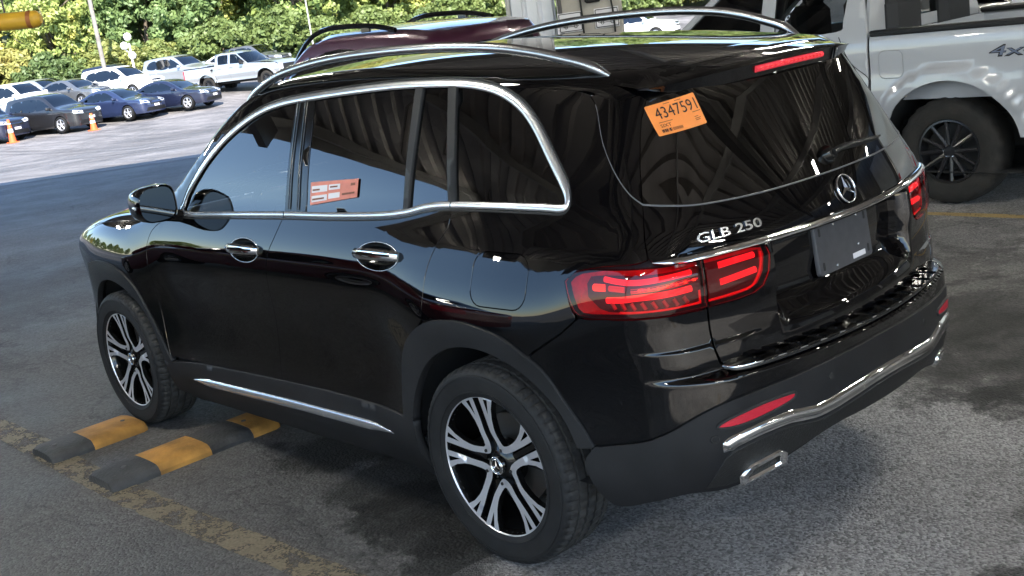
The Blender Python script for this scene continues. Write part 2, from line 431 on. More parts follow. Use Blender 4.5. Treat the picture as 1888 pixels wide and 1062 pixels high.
STAINS_SHADE2 = STAINS_SHADE+[(-1.15, .62, .22, .5), (-1.5, .95, .5, .45), (-.55, -1.75, .7, .6), (-.9, -1.25, .25, .5), (-1.0, 1.75, .5, .5), (-1.75, 1.5, .9, .35), (-.75, -2.2, 1.1, .5), (-1.6, -1.3, .5, .35), (.2, -1.9, .8, .4), (-2.5, .1, 1.0, .35), (-1.2, .75, .3, .35)]
MA = asphalt('worn asphalt', .085, (1.0, .97, .96), STAINS_SHADE, .55)
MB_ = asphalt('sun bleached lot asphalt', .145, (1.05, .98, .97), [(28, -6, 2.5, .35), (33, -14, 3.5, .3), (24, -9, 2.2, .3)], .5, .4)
def sheet(name, xs, ys, dz, m, keep=None, **kw):
    xx, yy = np.meshgrid(xs, ys, indexing='ij'); zz = gz(xx, yy)+dz
    V = np.stack([xx, yy, zz], -1).reshape(-1, 3); n = len(ys); Fc = []
    for i in range(len(xs)-1):
        for j in range(n-1): Fc.append((i*n+j, (i+1)*n+j, (i+1)*n+j+1, i*n+j+1))
    o = mk(name, V, Fc, m, sharp=0); return tag(o, **kw)
far = [-900, -500, -250, -120]
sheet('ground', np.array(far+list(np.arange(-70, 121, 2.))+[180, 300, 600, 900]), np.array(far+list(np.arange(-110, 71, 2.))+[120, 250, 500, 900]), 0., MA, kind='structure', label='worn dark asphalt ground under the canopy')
# the bleached lot beyond the canopy, a separate paving laid from its joint outwards
def strip(name, s0, s1, t0, t1, dz, m, **kw):
    S_ = np.arange(s0, s1+.1, 1.5); T_ = np.arange(t0, t1+.1, 3.); V = []; n = len(T_)
    for s in S_:
        for t in T_:
            x, y = E2*s+E1*t; V.append((x, y, float(gz(x, y))+dz))
    Fc = [(i*n+j, (i+1)*n+j, (i+1)*n+j+1, i*n+j+1) for i in range(len(S_)-1) for j in range(n-1)]
    return tag(mk(name, V, Fc, m, sharp=0), **kw)
MA2 = asphalt('coarse asphalt', .235, (1.0, .955, .92), STAINS_SHADE2, .85, 0., 125)
def patch():
    ys_ = np.arange(-9, 9.01, .25); V = []; Fc = []
    for y in ys_:
        e = .02+.10*math.sin(y*2.1)+.06*math.sin(y*5.3+1)+.04*rnd.uniform(-1, 1)+4.5*float(ss(-y, .4, 1.2))
        for k in range(6): V.append((e-9*(k/5)**1.3, y, .003))
    for i in range(len(ys_)-1):
        for k in range(5): Fc.append((i*6+k+1, (i+1)*6+k+1, (i+1)*6+k, i*6+k)[::-1])
    return V, Fc
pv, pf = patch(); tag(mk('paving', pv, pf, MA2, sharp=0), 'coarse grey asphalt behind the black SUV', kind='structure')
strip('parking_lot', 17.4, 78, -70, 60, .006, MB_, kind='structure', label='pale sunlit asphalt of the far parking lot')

def paint(name, col, wear, sc=7.):
    m = bpy.data.materials.new(name); m.use_nodes = True; t = m.node_tree; N = t.nodes; Lk = t.links; b = N['Principled BSDF']; o = N['Material Output']
    b.inputs['Roughness'].default_value = .7
    tc = N.new('ShaderNodeTexCoord'); n = N.new('ShaderNodeTexNoise'); n.inputs['Scale'].default_value = sc; n.inputs['Detail'].default_value = 8; n.inputs['Roughness'].default_value = .75; Lk.new(tc.outputs['Object'], n.inputs['Vector'])
    n2 = N.new('ShaderNodeTexNoise'); n2.inputs['Scale'].default_value = 90; n2.inputs['Detail'].default_value = 3; Lk.new(tc.outputs['Object'], n2.inputs['Vector'])
    ad = N.new('ShaderNodeMath'); ad.operation = 'MULTIPLY_ADD'; Lk.new(n2.outputs['Fac'], ad.inputs[0]); ad.inputs[1].default_value = .28; Lk.new(n.outputs['Fac'], ad.inputs[2])
    mr = N.new('ShaderNodeMapRange'); Lk.new(ad.outputs[0], mr.inputs[0]); mr.inputs[1].default_value = wear-.05; mr.inputs[2].default_value = wear+.07
    sc_ = N.new('ShaderNodeVectorMath'); sc_.operation = 'SCALE'; sc_.inputs[0].default_value = col
    mr2 = N.new('ShaderNodeMapRange'); Lk.new(n2.outputs['Fac'], mr2.inputs[0]); mr2.inputs[1].default_value = .3; mr2.inputs[2].default_value = .7; mr2.inputs[3].default_value = .7; mr2.inputs[4].default_value = 1.2
    Lk.new(mr2.outputs[0], sc_.inputs['Scale']); Lk.new(sc_.outputs[0], b.inputs['Base Color'])
    tr = N.new('ShaderNodeBsdfTransparent'); mx = N.new('ShaderNodeMixShader'); Lk.new(mr.outputs[0], mx.inputs[0]); Lk.new(tr.outputs[0], mx.inputs[1]); Lk.new(b.outputs[0], mx.inputs[2]); Lk.new(mx.outputs[0], o.inputs[0])
    return m
MY = paint('worn yellow line paint', (.165, .135, .09), .585); MY2 = paint('yellow line paint', (.40, .27, .10), .52)
def line(name, pts, w, m, **kw):
    P = smoothc(pts, 10); T = np.gradient(P, axis=0); T /= np.linalg.norm(T, axis=1, keepdims=True); Nn = np.stack([-T[:, 1], T[:, 0]], -1)
    ww = w/2*(1+.06*nrs.randn(len(P))); A = P+Nn*ww[:, None]; B = P-Nn*ww[:, None]
    V = [(x, y, float(gz(x, y))+.004) for x, y in np.concatenate([A, B])]; n = len(P)
    return tag(mk(name, V, [(i, n+i, n+i+1, i+1) for i in range(n-1)], m, sharp=0), **kw)
line('stall_line', [(9.5, 1.50), (6.5, 1.46), (3.6, 1.38), (2.4, 1.40), (1.6, 1.39), (.55, 1.33), (-.8, 1.32), (-3, 1.30)], .15, MY, kind='structure', label='faded yellow stall line beside the wheel stops')
line('stall_line', [(3.5, -4.40), (1.2, -4.48), (-1.5, -4.50), (-6, -4.55)], .10, MY2, kind='structure', label='yellow stall line by the grey pickup')

# ------------------------------------------------------------------ canopy over the stalls
MC = mat('galvanised roof sheet', (.33, .305, .285), .5, vary=(.8, .18)); MST = mat('painted steel', (.36, .35, .34), .5, vary=(1.5, .15)); MDK = mat('dark steel', (.06, .055, .055), .6)
can = empty('canopy', (0, 0, 0), 0, 'long steel canopy with ribbed sheet roof over the parked cars', 'canopy')
HC = 4.7; T0, T1, S0, S1 = -19., 11.0, -8.0, 12.6
def c3(t, s, z): p = E1*t+E2*s; return (p[0], p[1], z)
def corr():
    prof = []; s = S0
    while s < S1: prof += [(s, 0.), (s+.16, 0.), (s+.20, .07), (s+.34, .07), (s+.38, 0.)]; s += .40
    V = []; Fc = []
    for t in (T0, T1):
        for s, h in prof: V.append(c3(t, s, HC+h))
    n = len(prof)
    for i in range(n-1): Fc.append((i, i+1, n+i+1, n+i))
    V2 = [(x, y, z+.012) for x, y, z in V]; k = len(V); V += V2; Fc += [tuple(q+k for q in f[::-1]) for f in Fc]
    return V, Fc
mk('roof_sheet', *corr(), MC, can, sharp=20)
_b = (T0, T1, S0, S1); T0, T1, S0, S1 = -19., -8., 12.7, 24.; mk('roof_sheet', *corr(), MC, can, sharp=20); T0, T1, S0, S1 = _b
def obox(t0, t1, s0, s1, z0, z1):
    V = [c3(t, s, z) for t in (t0, t1) for s in (s0, s1) for z in (z0, z1)]
    return V, [(0, 1, 3, 2), (4, 6, 7, 5), (0, 4, 5, 1), (2, 3, 7, 6), (0, 2, 6, 4), (1, 5, 7, 3)]
for t in np.arange(T0+1, T1, 4.1): mk('purlin', *obox(t-.04, t+.04, S0+.05, S1-.05, HC-.2, HC-.005), MST, can, flat=True)
for s in (-7.5, -2., 4.4, 12): mk('beam', *obox(T0+.1, T1-.1, s-.09, s+.09, HC-.55, HC-.205), MDK, can, flat=True)
mk('fascia', *obox(T0, T1, S1+.003, S1+.05, HC-.32, HC+.16), MST, can, flat=True); mk('fascia', *obox(T1+.003, T1+.05, S0, S1, HC-.32, HC+.16), MST, can, flat=True)
for (t, s) in ((10.6, -7.5), (10.6, 12), (-12, 12), (-18.5, 12), (-12, -7.5), (-18.5, -7.5), (-18.5, 4.4)): mk('column', *obox(t-.12, t+.12, s-.12, s+.12, -.8, HC-.56), MST, can, flat=True)
shd = empty('added_shed', (0, 0, 0), 0, 'long ribbed metal shed added out of view to darken reflections', 'shed')  # added unseen wall, blocks bright sky mirrored in the rear pillar and glass
def shedwall():
    V = []; Fc = []; s = -16.; pr = []
    while s < 44: pr += [(s, 0), (s+.28, 0), (s+.32, .05), (s+.46, .05), (s+.5, 0)]; s += .5
    for z in (-1, 6.8):
        for s_, d in pr: V.append(c3(-20.2+d, s_, z))
    n = len(pr); return V, [(i, i+1, n+i+1, n+i) for i in range(n-1)]
mk('wall', *shedwall(), mat('brown ribbed cladding', (.13, .115, .10), .55, vary=(.7, .2)), shd, sharp=20); mk('roof', *obox(-30, -19.9, -16.3, 44.3, 6.8, 7.1), MDK, shd, flat=True)
for s_ in (-6., 8., 22., 36.): mk('roller_door', *obox(-20.19, -20.1, s_, s_+4., -.2, 4.2), MST, shd, flat=True)
ML = mat('lit fluorescent tube', (.9, .9, .8), .4, emis=(1, .97, .86), es=85)
MW = mat('white enamel', (.75, .75, .73), .4)
kk = 0
for t in np.arange(-16.5, 10, 6.6):
    for s in (-6.6, .2, 7.4):
        lf = empty('strip_light', c3(t, s, HC-.62), R_(48), 'twin tube strip light hung under the ribbed canopy roof', 'light', 'strip lights under the canopy')
        if kk == 0:
            prts = [('housing', mk('housing', *box((0, 0, .06), (1.28, .20, .06), .012), MW, lf))]+[('tube', mk('tube', *tube([(-.6, y, 0), (.6, y, 0)], .016, 8), ML, lf)) for y in (-.06, .06)]+[('hanger', mk('hanger', *tube([(x, 0, .09), (x, 0, .6)], .008, 5), MDK, lf)) for x in (-.5, .5)]
        else:
            for nm, q in prts: link(nm, q.data, lf)
        kk += 1

# ------------------------------------------------------------------ wooded slope behind the lot
MH = mat('leaf litter slope', (.10, .11, .05), .9, vary=(.2, .4))
def hz_(s, t): return .25+(.30*np.maximum(0, s-80)**1.03+1.2*np.sin(t*.07)*ss(s, 80, 100))*(1-.93*ss(t, 10, 40))
def hill():
    Ss = np.concatenate([[72, 76], np.arange(80, 190, 6.)]); Tt = np.arange(-140, 141, 7.); V = []
    for s in Ss:
        for t in Tt:
            x, y = CAM[0]+SD[0]*s-SD[1]*t, CAM[1]+SD[1]*s+SD[0]*t; V.append((x, y, hz_(s, t)-(.3 if s < 78 else 0)))
    n = len(Tt); Fc = [(i*n+j, i*n+j+1, (i+1)*n+j+1, (i+1)*n+j)[::-1] for i in range(len(Ss)-1) for j in range(n-1)]
    return V, Fc
tag(mk('hillside', *hill(), MH, sharp=0), 'steep bank under the trees behind the lot', kind='structure')
def leafmat(name, cols):
    m, t, b = _nt(name); N = t.nodes; Lk = t.links
    oi = N.new('ShaderNodeObjectInfo'); cr = N.new('ShaderNodeValToRGB'); cr.color_ramp.interpolation = 'EASE'
    el = cr.color_ramp.elements
    while len(el) < len(cols): el.new(.5)
    for e, (p, c) in zip(el, cols): e.position = p; e.color = (*c, 1)
    tc = N.new('ShaderNodeTexCoord'); n = N.new('ShaderNodeTexNoise'); n.inputs['Scale'].default_value = .9; n.inputs['Detail'].default_value = 5; Lk.new(tc.outputs['Object'], n.inputs['Vector'])
    ma = N.new('ShaderNodeMath'); ma.operation = 'MULTIPLY_ADD'; Lk.new(n.outputs['Fac'], ma.inputs[0]); ma.inputs[1].default_value = .75; ma.use_clamp = True
    m2 = N.new('ShaderNodeMath'); m2.operation = 'MULTIPLY_ADD'; Lk.new(oi.outputs['Random'], m2.inputs[0]); m2.inputs[1].default_value = .75; m2.inputs[2].default_value = -.28; Lk.new(m2.outputs[0], ma.inputs[2])
    Lk.new(ma.outputs[0], cr.inputs[0]); Lk.new(cr.outputs[0], b.inputs['Base Color']); b.inputs['Roughness'].default_value = .55
    tl = N.new('ShaderNodeBsdfTranslucent'); Lk.new(cr.outputs[0], tl.inputs[0]); mx = N.new('ShaderNodeMixShader'); mx.inputs[0].default_value = .35
    Lk.new(b.outputs[0], mx.inputs[1]); Lk.new(tl.outputs[0], mx.inputs[2]); Lk.new(mx.outputs[0], N['Material Output'].inputs[0])
    return m
MLF = leafmat('autumn foliage', [(0, (.13, .20, .075)), (.34, (.21, .29, .095)), (.60, (.31, .37, .11)), (.80, (.47, .44, .115)), (.92, (.52, .41, .12)), (1, (.44, .25, .11))])
MBK = mat('bark', (.12, .095, .07), .9, bump=(6, .05), vary=(3, .3))
def tree_mesh(seed, H, Wd, nclump, leaf):
    r = np.random.RandomState(seed)
    tp = [(0, 0, -.8), (.1*r.randn(), .1*r.randn(), H*.3), (.2*r.randn(), .2*r.randn(), H*.6), (.3*r.randn(), .3*r.randn(), H*.88)]
    tr = [tube(smoothc(tp, 4), np.linspace(.026*H, .006*H, 13), 7)]
    for k in range(9):
        z = H*r.uniform(.25, .75); a = r.uniform(0, 6.28); L = Wd*r.uniform(.35, .75)
        tr.append(tube([(0, 0, z), (L*.5*math.cos(a), L*.5*math.sin(a), z+L*.30), (L*math.cos(a), L*math.sin(a), z+L*.75)], [.010*H, .006*H, .003*H], 5))
    trunk = merge(*tr)
    # clumps of leaves on an uneven crown surface and inside
    C_ = []
    for k in range(nclump):
        a = r.uniform(0, 6.28); h = r.beta(1.5, 1.3); prof = math.sin(math.pi*min(1, .12+.9*h))**.65*(1.05-.35*h)
        rad = Wd*.5*prof*(r.uniform(.35, 1.)**.5)*(1+.22*math.sin(3*a+seed)+.15*r.randn())
        C_.append((rad*math.cos(a), rad*math.sin(a), H*(.14+.88*h)))
    C_ = np.array(C_); V = []; Fc = []
    per = 60
    ctr = np.repeat(C_, per, 0); sz = np.repeat(r.uniform(.45, 1.0, nclump)*Wd*.10, per)
    d = r.randn(len(ctr), 3); d /= np.linalg.norm(d, axis=1, keepdims=True); d[:, 2] *= .7
    p = ctr+d*sz[:, None]*r.uniform(.4, 1.1, len(ctr))[:, None]
    nrm_ = d+.8*r.randn(len(ctr), 3); nrm_[:, 2] += .5; nrm_ /= np.linalg.norm(nrm_, axis=1, keepdims=True)
    u = np.cross(nrm_, r.randn(len(ctr), 3)); u /= np.linalg.norm(u, axis=1, keepdims=True); v = np.cross(nrm_, u)
    L = leaf*r.uniform(.6, 1.35, len(ctr))[:, None]
    A = np.stack([p-u*L, p+v*L*.55, p+u*L, p-v*L*.55], 1).reshape(-1, 3)
    Fc = np.arange(len(A)).reshape(-1, 4)
    return trunk, (A, Fc)
def mesh_only(name, V, Fc, m, smooth=True):
    me = bpy.data.meshes.new(name); me.from_pydata([tuple(v) for v in V], [], [tuple(int(i) for i in f) for f in Fc]); me.materials.append(m)
    if smooth: me.polygons.foreach_set('use_smooth', np.ones(len(me.polygons), bool))
    return me
TM = []
for sd, H, Wd, nc, lf in ((1, 12., 8.0, 300, .19), (2, 9.5, 7.5, 260, .18), (3, 14., 8.5, 320, .20), (4, 7.0, 6.5, 240, .16), (5, 11., 6.5, 260, .18)):
    tr_, cr_ = tree_mesh(sd, H, Wd, nc, lf); TM.append((mesh_only('trunk', *tr_, MBK), mesh_only('crown', *cr_, MLF, False)))
def place(s, t): return CAM[0]+SD[0]*s-SD[1]*t, CAM[1]+SD[1]*s+SD[0]*t
spots = []
for s, dt, jit in ((81, 5.4, 1.6), (87, 6.0, 2.0), (94, 6.6, 2.5), (103, 7.5, 3)):
    for t in np.arange(-34-s*.22, 10+s*.06, dt): spots.append((s+rnd.uniform(-jit, jit), t+rnd.uniform(-jit, jit)))
for t in np.arange(34, 130, 8.): spots.append((96+rnd.uniform(-3, 3), t))
for t in np.arange(-110, -55, 8.): spots.append((82+rnd.uniform(-3, 3), t))
TL = 'tree with mixed green and yellow autumn leaves on the bank'
for i, (s, t) in enumerate(spots):
    x, y = place(s, t); k = rnd.randrange(5); sc = rnd.uniform(.8, 1.2)
    o = empty('tree', (x, y, float(hz_(s, t))-.2), rnd.uniform(0, 6.28), TL, 'tree', 'trees on the bank behind the lot'); o.scale = (sc, sc, sc*rnd.uniform(.9, 1.1))
    link('trunk', TM[k][0], o); link('crown', TM[k][1], o)

MLS = leafmat('undergrowth leaves', [(0, (.09, .14, .05)), (.4, (.15, .20, .06)), (.7, (.26, .27, .08)), (1, (.36, .30, .09))])
_, bsh = tree_mesh(9, 3.4, 5.0, 200, .15); BM = mesh_only('crown', *bsh, MLS, False); stm = mesh_only('stem', *merge(*[tube([(0, 0, -.3), (math.cos(a)*.5, math.sin(a)*.5, 1.2), (math.cos(a)*1.1, math.sin(a)*1.1, 2.4)], [.05, .03, .015], 5) for a in (0, 1.3, 2.6, 3.9, 5.2)]), MBK)
for i, t in enumerate(np.arange(-46, 14, 3.3)):
    s = 77.5+rnd.uniform(-1.2, 1.5); x, y = place(s, t+rnd.uniform(-.8, .8)); sc = rnd.uniform(.8, 1.25)
    o = empty('bush', (x, y, .05), rnd.uniform(0, 6.28), 'leafy bush at the foot of the bank behind the parked cars', 'bush', 'bushes at the foot of the bank'); o.scale = (sc, sc, sc*.95); link('stem', stm, o); link('crown', BM, o)
# ------------------------------------------------------------------ implicit car bodies
def spl(xs, ys):
    xs = np.array(xs, float); ys = np.array(ys, float); n = len(xs); h = np.diff(xs)
    A = np.zeros((n, n)); b = np.zeros(n); A[0, 0] = A[-1, -1] = 1
    for i in range(1, n-1):
        A[i, i-1] = h[i-1]; A[i, i] = 2*(h[i-1]+h[i]); A[i, i+1] = h[i]; b[i] = 6*((ys[i+1]-ys[i])/h[i]-(ys[i]-ys[i-1])/h[i-1])
    Mm = np.linalg.solve(A, b)
    def f(x):
        x = np.clip(np.asarray(x, float), xs[0], xs[-1]); i = np.clip(np.searchsorted(xs, x)-1, 0, n-2)
        a = (xs[i+1]-x)/h[i]; c = (x-xs[i])/h[i]
        return a*ys[i]+c*ys[i+1]+((a**3-a)*Mm[i]+(c**3-c)*Mm[i+1])*h[i]**2/6
    return f
def sm(a, b, r, p=2.3):
    return np.minimum(-r, np.maximum(a, b))+(np.maximum(a+r, 0)**p+np.maximum(b+r, 0)**p)**(1/p)
class Shape:
    def __init__(s, fn, XC, XF, YC=.40, AR=.5, z0=.6):
        s.fn, s.XC, s.XF, s.YC, s.AR, s.z0 = fn, XC, XF, YC, AR, z0; s.L1 = AR*math.pi/2; s.uc = XC-s.L1-YC; s.uf = XF+s.L1+YC
    def chart(s, u, z):
        u = np.asarray(u, float)+0*np.asarray(z); z = np.asarray(z, float)+0*u
        mr_ = u < s.uc; v = np.where(mr_, 2*s.uc-u, u); mf = v > s.uf; v = np.where(mf, 2*s.uf-v, v)
        ph = np.clip((s.XC-v)/s.AR, 0, math.pi/2)-np.clip((v-s.XF)/s.AR, 0, math.pi/2)
        ox = np.clip(v, s.XC, s.XF); oy = np.where(v < s.XC-s.L1, s.YC-((s.XC-s.L1)-v), np.where(v > s.XF+s.L1, s.YC-(v-s.XF-s.L1), s.YC))
        o = np.stack([ox, oy, z], -1); d = np.stack([-np.sin(ph), np.cos(ph), 0*ph], -1); m = np.where(mr_ | mf, -1., 1.)
        o[..., 1] *= m; d[..., 1] *= m
        return o, d
    def solve(s, o, d, hi):
        a = np.zeros(o.shape[:-1]); b = a+hi
        for _ in range(30):
            m = (a+b)/2; q = o+d*m[..., None]; i = s.fn(q[..., 0], q[..., 1], q[..., 2]) < 0
            a = np.where(i, m, a); b = np.where(i, b, m)
        return o+d*a[..., None]
    def nrm(s, P, e=4e-4):
        f = s.fn; x, y, z = P[..., 0], P[..., 1], P[..., 2]
        g = np.stack([f(x+e, y, z)-f(x-e, y, z), f(x, y+e, z)-f(x, y-e, z), f(x, y, z+e)-f(x, y, z-e)], -1)
        return g/(np.linalg.norm(g, axis=-1, keepdims=True)+1e-12)
    def side(s, u, z):
        o, d = s.chart(u, z); P = s.solve(o, d, 1.3); return P, s.nrm(P)
    def top(s, x, y):
        x = np.asarray(x, float); o = np.stack([x, y, 0*x+s.z0], -1); d = np.zeros_like(o); d[..., 2] = 1
        P = s.solve(o, d, 1.6); return P, s.nrm(P)
# ------------------------------------------------------------------ generic parked vehicles
TYRE_R = .34
def wheel_meshes(R=.34, w=.22, rim=.235, spokes=5, rimmat=None):
    pr = [(rim, -w*.42), (rim+.02, -w*.5), (R-.05, -w*.53), (R-.012, -w*.44), (R, -w*.3), (R, w*.3), (R-.012, w*.44), (R-.05, w*.53), (rim+.02, w*.5), (rim, w*.42)]
    ty = lathe(pr, 36); parts = [lathe([(rim+.004, w*.43), (rim-.012, w*.44), (rim-.025, w*.30), (rim-.03, -w*.3), (rim, -w*.42)], 36), lathe([(.0, w*.34), (.055, w*.33), (.06, w*.2)], 16)]
    for k in range(spokes):
        a = 2*math.pi*k/spokes
        v, f = box((0, w*.30, (rim)*.52), (.06, .03, rim*.95), .008); v = np.array(v); c, s = math.cos(a), math.sin(a)
        parts.append((np.stack([v[:, 0]*c-v[:, 2]*s, v[:, 1], v[:, 0]*s+v[:, 2]*c], -1), f))
    rm = merge(*parts)
    disc = lathe([(.0, w*.12), (rim-.03, w*.12)], 24)
    return ty, rm, disc
def make_vehicle(kind, P, paintm, loc, rz, label, group=None, name='parked_car', roofrack=False):
    """P: L,W,H,wb, profile hz (x,z) in local coords with x=0 mid wheelbase, belt height, glass breaks"""
    root = empty(name, loc, rz, label, 'car' if kind != 'van' else 'van', group)
    L, Wd, wb = P['L'], P['W'], P['wb']; xr, xf_ = P['xr'], P['xf']; hzf = spl(*zip(*P['hz'])); belt = P['belt']; hw = Wd/2
    wzf = spl([.15, .3, .5, .75, belt-.06, belt+.06, belt+.3, belt+.62], [hw*.90, hw*.965, hw*.985, hw*.985, hw*.985, hw*.945, hw*.945-.3*P['tum'], hw*.945-.62*P['tum']])
    def fn(x, y, z):
        ay = np.abs(y); w = wzf(z)-.10*(np.maximum(0, x-wb*.45)/1.)**2.2-.07*(np.maximum(0, -x-wb*.45)/.9)**2
        s = (ay-w)*.95; r = (xr+.24*y*y+P['rslope']*np.maximum(0, z-belt)+.10*np.maximum(0, .5-z)-x); f = x-(xf_-.22*y*y-.45*np.maximum(0, z-.65)**2-.5*np.maximum(0, .4-z)**2); t = (z-(hzf(x)-.07*y*y))*.93
        return sm(sm(sm(s, r, .12), f, .18), t, .07)
    sh = Shape(fn, xr+.5, xf_-.6)
    # body side band with arches
    def zb(u): return np.minimum(hzf(np.clip(u, xr+.15, xf_-.1))-.09, P['H']-.02)
    us = np.concatenate([np.arange(sh.uc, sh.uf+.01, .07), [sh.uf]]); us = np.unique(np.round(us, 4))
    vclip = np.where(us < sh.XC, sh.XC-(sh.XC-us)*.6, np.where(us > sh.XF, sh.XF+(us-sh.XF)*.5, us))
    topz = zb(vclip)
    bot = []
    ar = P['R']+.045
    for u in us:
        z = .23
        for wx in (-wb/2, wb/2):
            if abs(u-wx) < ar: z = max(z, P['R']+math.sqrt(ar*ar-(u-wx)**2))
        bot.append((u, z))
    # refine arch ends
    poly = bot+[(u, z) for u, z in zip(us[::-1], topz[::-1])]
    panel('body_side', poly, sh.side, paintm, root, step=.09, estep=.08, rim=.03, both=True)
    edge, _ = sh.side(us, topz); xy = [(p[0], p[1]) for p in edge]; poly = xy+[(x, -y) for x, y in xy[::-1]]
    panel('body_top', poly, sh.top, paintm, root, step=.10, estep=.08, rim=0)
    # glass
    for win in P['wins']: panel('side_window', smoothc(win, 4, True), sh.side, M['pglass'], root, off=.004, step=.12, rim=.01, both=True)
    for nm, (xa, xb, ya, yb) in P['topglass'].items(): panel(nm, [(xa, -ya), (xb, -yb), (xb, yb), (xa, ya)], sh.top, M['pglass'], root, off=.004, step=.12, rim=.01)
    uf, uc = sh.uf, sh.uc
    if 'rearglass' in P: a, z0, z1 = P['rearglass']; panel('rear_window', [(uc-a, z0), (uc+a, z0), (uc+a*.85, z1), (uc-a*.85, z1)], sh.side, M['pglass'], root, off=.004, step=.12, rim=.01)
    hl = P['head']
    panel('headlight', [(uf-.80, hl), (uf-.42, hl-.05), (uf-.38, hl+.07), (uf-.82, hl+.13)], sh.side, M['headlamp'], root, off=.006, step=.08, rim=.012, both=True)
    panel('grille', [(uf-.36, hl-.12), (uf+.36, hl-.12), (uf+.36, hl+.08), (uf-.36, hl+.08)], sh.side, M['grille'], root, off=.006, step=.1, rim=.012)
    panel('bumper_insert', [(uf-.62, .30), (uf+.62, .30), (uf+.55, .46), (uf-.55, .46)], sh.side, M['plastic'], root, off=.006, step=.1, rim=.012)
    panel('number_plate', [(uf-.16, .48), (uf+.16, .48), (uf+.16, .58), (uf-.16, .58)], sh.side, M['paper'], root, off=.012, step=.1, rim=.012)
    panel('tail_light', [(uc+.50, belt-.22), (uc+.95, belt-.22), (uc+.95, belt-.02), (uc+.52, belt-.04)], sh.side, M['reflector'], root, off=.006, step=.08, rim=.012, both=True)
    for s in (1, -1):
        mx_ = P['mx']; mk('mirror', *xf(box((0, 0, 0), (.13, .22, .15), .04), (mx_, s*(hw+.05), belt+.08)), paintm, root)
    ty, rm, dc = wheel_meshes(P['R'], .22, P['R']*.68)
    tme = rme = dme = None
    for wx in (-wb/2, wb/2):
        for s in (1, -1):
            y = s*(hw-.10)
            w = empty('wheel', (wx, y, P['R'])); w.parent = root
            if s < 0: w.rotation_euler = (0, 0, math.pi)
            if tme is None:
                a = mk('tyre', *ty, M['rubber'], w); b = mk('rim', *rm, M['alloy'], w); c = mk('brake_disc', *dc, M['dplastic'], w); tme, rme, dme = a.data, b.data, c.data
            else: link('tyre', tme, w); link('rim', rme, w); link('brake_disc', dme, w)
    mk('underbody', *box((0, 0, .40), (L*.86, Wd*.70, .34), .02), M['dplastic'], root)
    if roofrack:
        for s in (1, -1):
            xs = np.linspace(-1.35, .95, 15); y = hw*.945-.55*P['tum']-.10
            Pt, _ = sh.top(xs, np.full(15, y)); hgt = .06*np.sin(np.pi*np.clip(np.linspace(-.06, 1.06, 15), 0, 1))**.35
            pts = [(p[0], s*p[1], p[2]+h) for p, h in zip(Pt, hgt)]; mk('roof_rail', *tube(pts, .022, 8), M['gblack'], root)
            for q in (3, 11): mk('rail_foot', *box((pts[q][0], pts[q][1], Pt[q][2]+.025), (.14, .03, .06), .006), M['gblack'], root)
    root['mats'] = paintm.name
    return root
def copy_vehicle(src, loc, rz, label, group, paintm):
    o = src.copy(); COL.objects.link(o); o.location = loc; o.rotation_euler = (0, 0, rz); o['label'] = label
    if group: o['group'] = group
    old = src['mats']
    for ch in list(src.children):
        c = ch.copy(); COL.objects.link(c); c.parent = o
        if ch.type == 'MESH' and ch.data.materials and ch.data.materials[0].name == old:
            c.material_slots[0].link = 'OBJECT'; c.material_slots[0].material = paintm
        for g in list(ch.children):
            d = g.copy(); COL.objects.link(d); d.parent = c
    return o
M['headlamp'] = mat('headlamp lens', (.55, .57, .60), .08, coat=1.)
M['grille'] = mat('grille mesh', (.03, .03, .032), .3, .6)
def carpaint(name, c, metal=.25): return mat(name, c, .3, metal, coat=1.)
SUVP = dict(L=4.6, W=1.86, H=1.70, wb=2.75, xr=-2.25, xf=2.35, R=.35, belt=1.02, tum=.34, rslope=.30, head=.78, mx=.85,
            hz=[(-2.3, 1.56), (-1.9, 1.64), (-1.2, 1.70), (-.4, 1.72), (.2, 1.66), (.6, 1.45), (1.0, 1.16), (1.25, 1.08), (1.7, 1.02), (2.1, .93), (2.4, .75)],
            wins=[[(.92, 1.08), (.45, 1.07), (.02, 1.07), (.04, 1.5), (.2, 1.5), (.55, 1.33)], [(-.06, 1.07), (-.9, 1.09), (-.92, 1.52), (-.04, 1.52)], [(-.98, 1.10), (-1.62, 1.16), (-1.5, 1.45), (-1.0, 1.52)]],
            topglass=dict(windscreen=(1.0, .28, .70, .58)), rearglass=(.62, 1.08, 1.50))
SEDP = dict(L=4.7, W=1.80, H=1.45, wb=2.75, xr=-2.35, xf=2.35, R=.325, belt=.93, tum=.42, rslope=.35, head=.70, mx=.75,
            hz=[(-2.4, .98), (-2.0, 1.05), (-1.6, 1.10), (-1.2, 1.26), (-.8, 1.40), (-.2, 1.46), (.25, 1.40), (.7, 1.20), (1.1, .99), (1.4, .94), (1.9, .86), (2.4, .66)],
            wins=[[(.78, .98), (.3, .98), (-.1, .98), (-.08, 1.30), (.15, 1.30), (.5, 1.14)], [(-.18, .98), (-.9, .99), (-1.15, 1.06), (-.75, 1.27), (-.16, 1.31)]],
            topglass=dict(windscreen=(1.08, .32, .66, .52), rear_window=(-1.55, -.9, .58, .50)))
VANP = dict(L=5.5, W=2.0, H=2.35, wb=3.3, xr=-2.75, xf=2.75, R=.35, belt=1.25, tum=.14, rslope=.06, head=.82, mx=1.3,
            hz=[(-2.8, 2.28), (-2.2, 2.34), (-.5, 2.38), (.8, 2.34), (1.2, 2.20), (1.7, 1.62), (2.0, 1.30), (2.3, 1.14), (2.6, .98), (2.8, .82)],
            wins=[[(1.72, 1.30), (1.2, 1.30), (.82, 1.30), (.84, 1.95), (1.05, 1.95), (1.45, 1.62)]],
            topglass=dict(windscreen=(1.95, 1.28, .80, .70)), rearglass=(.7, 1.3, 1.9))
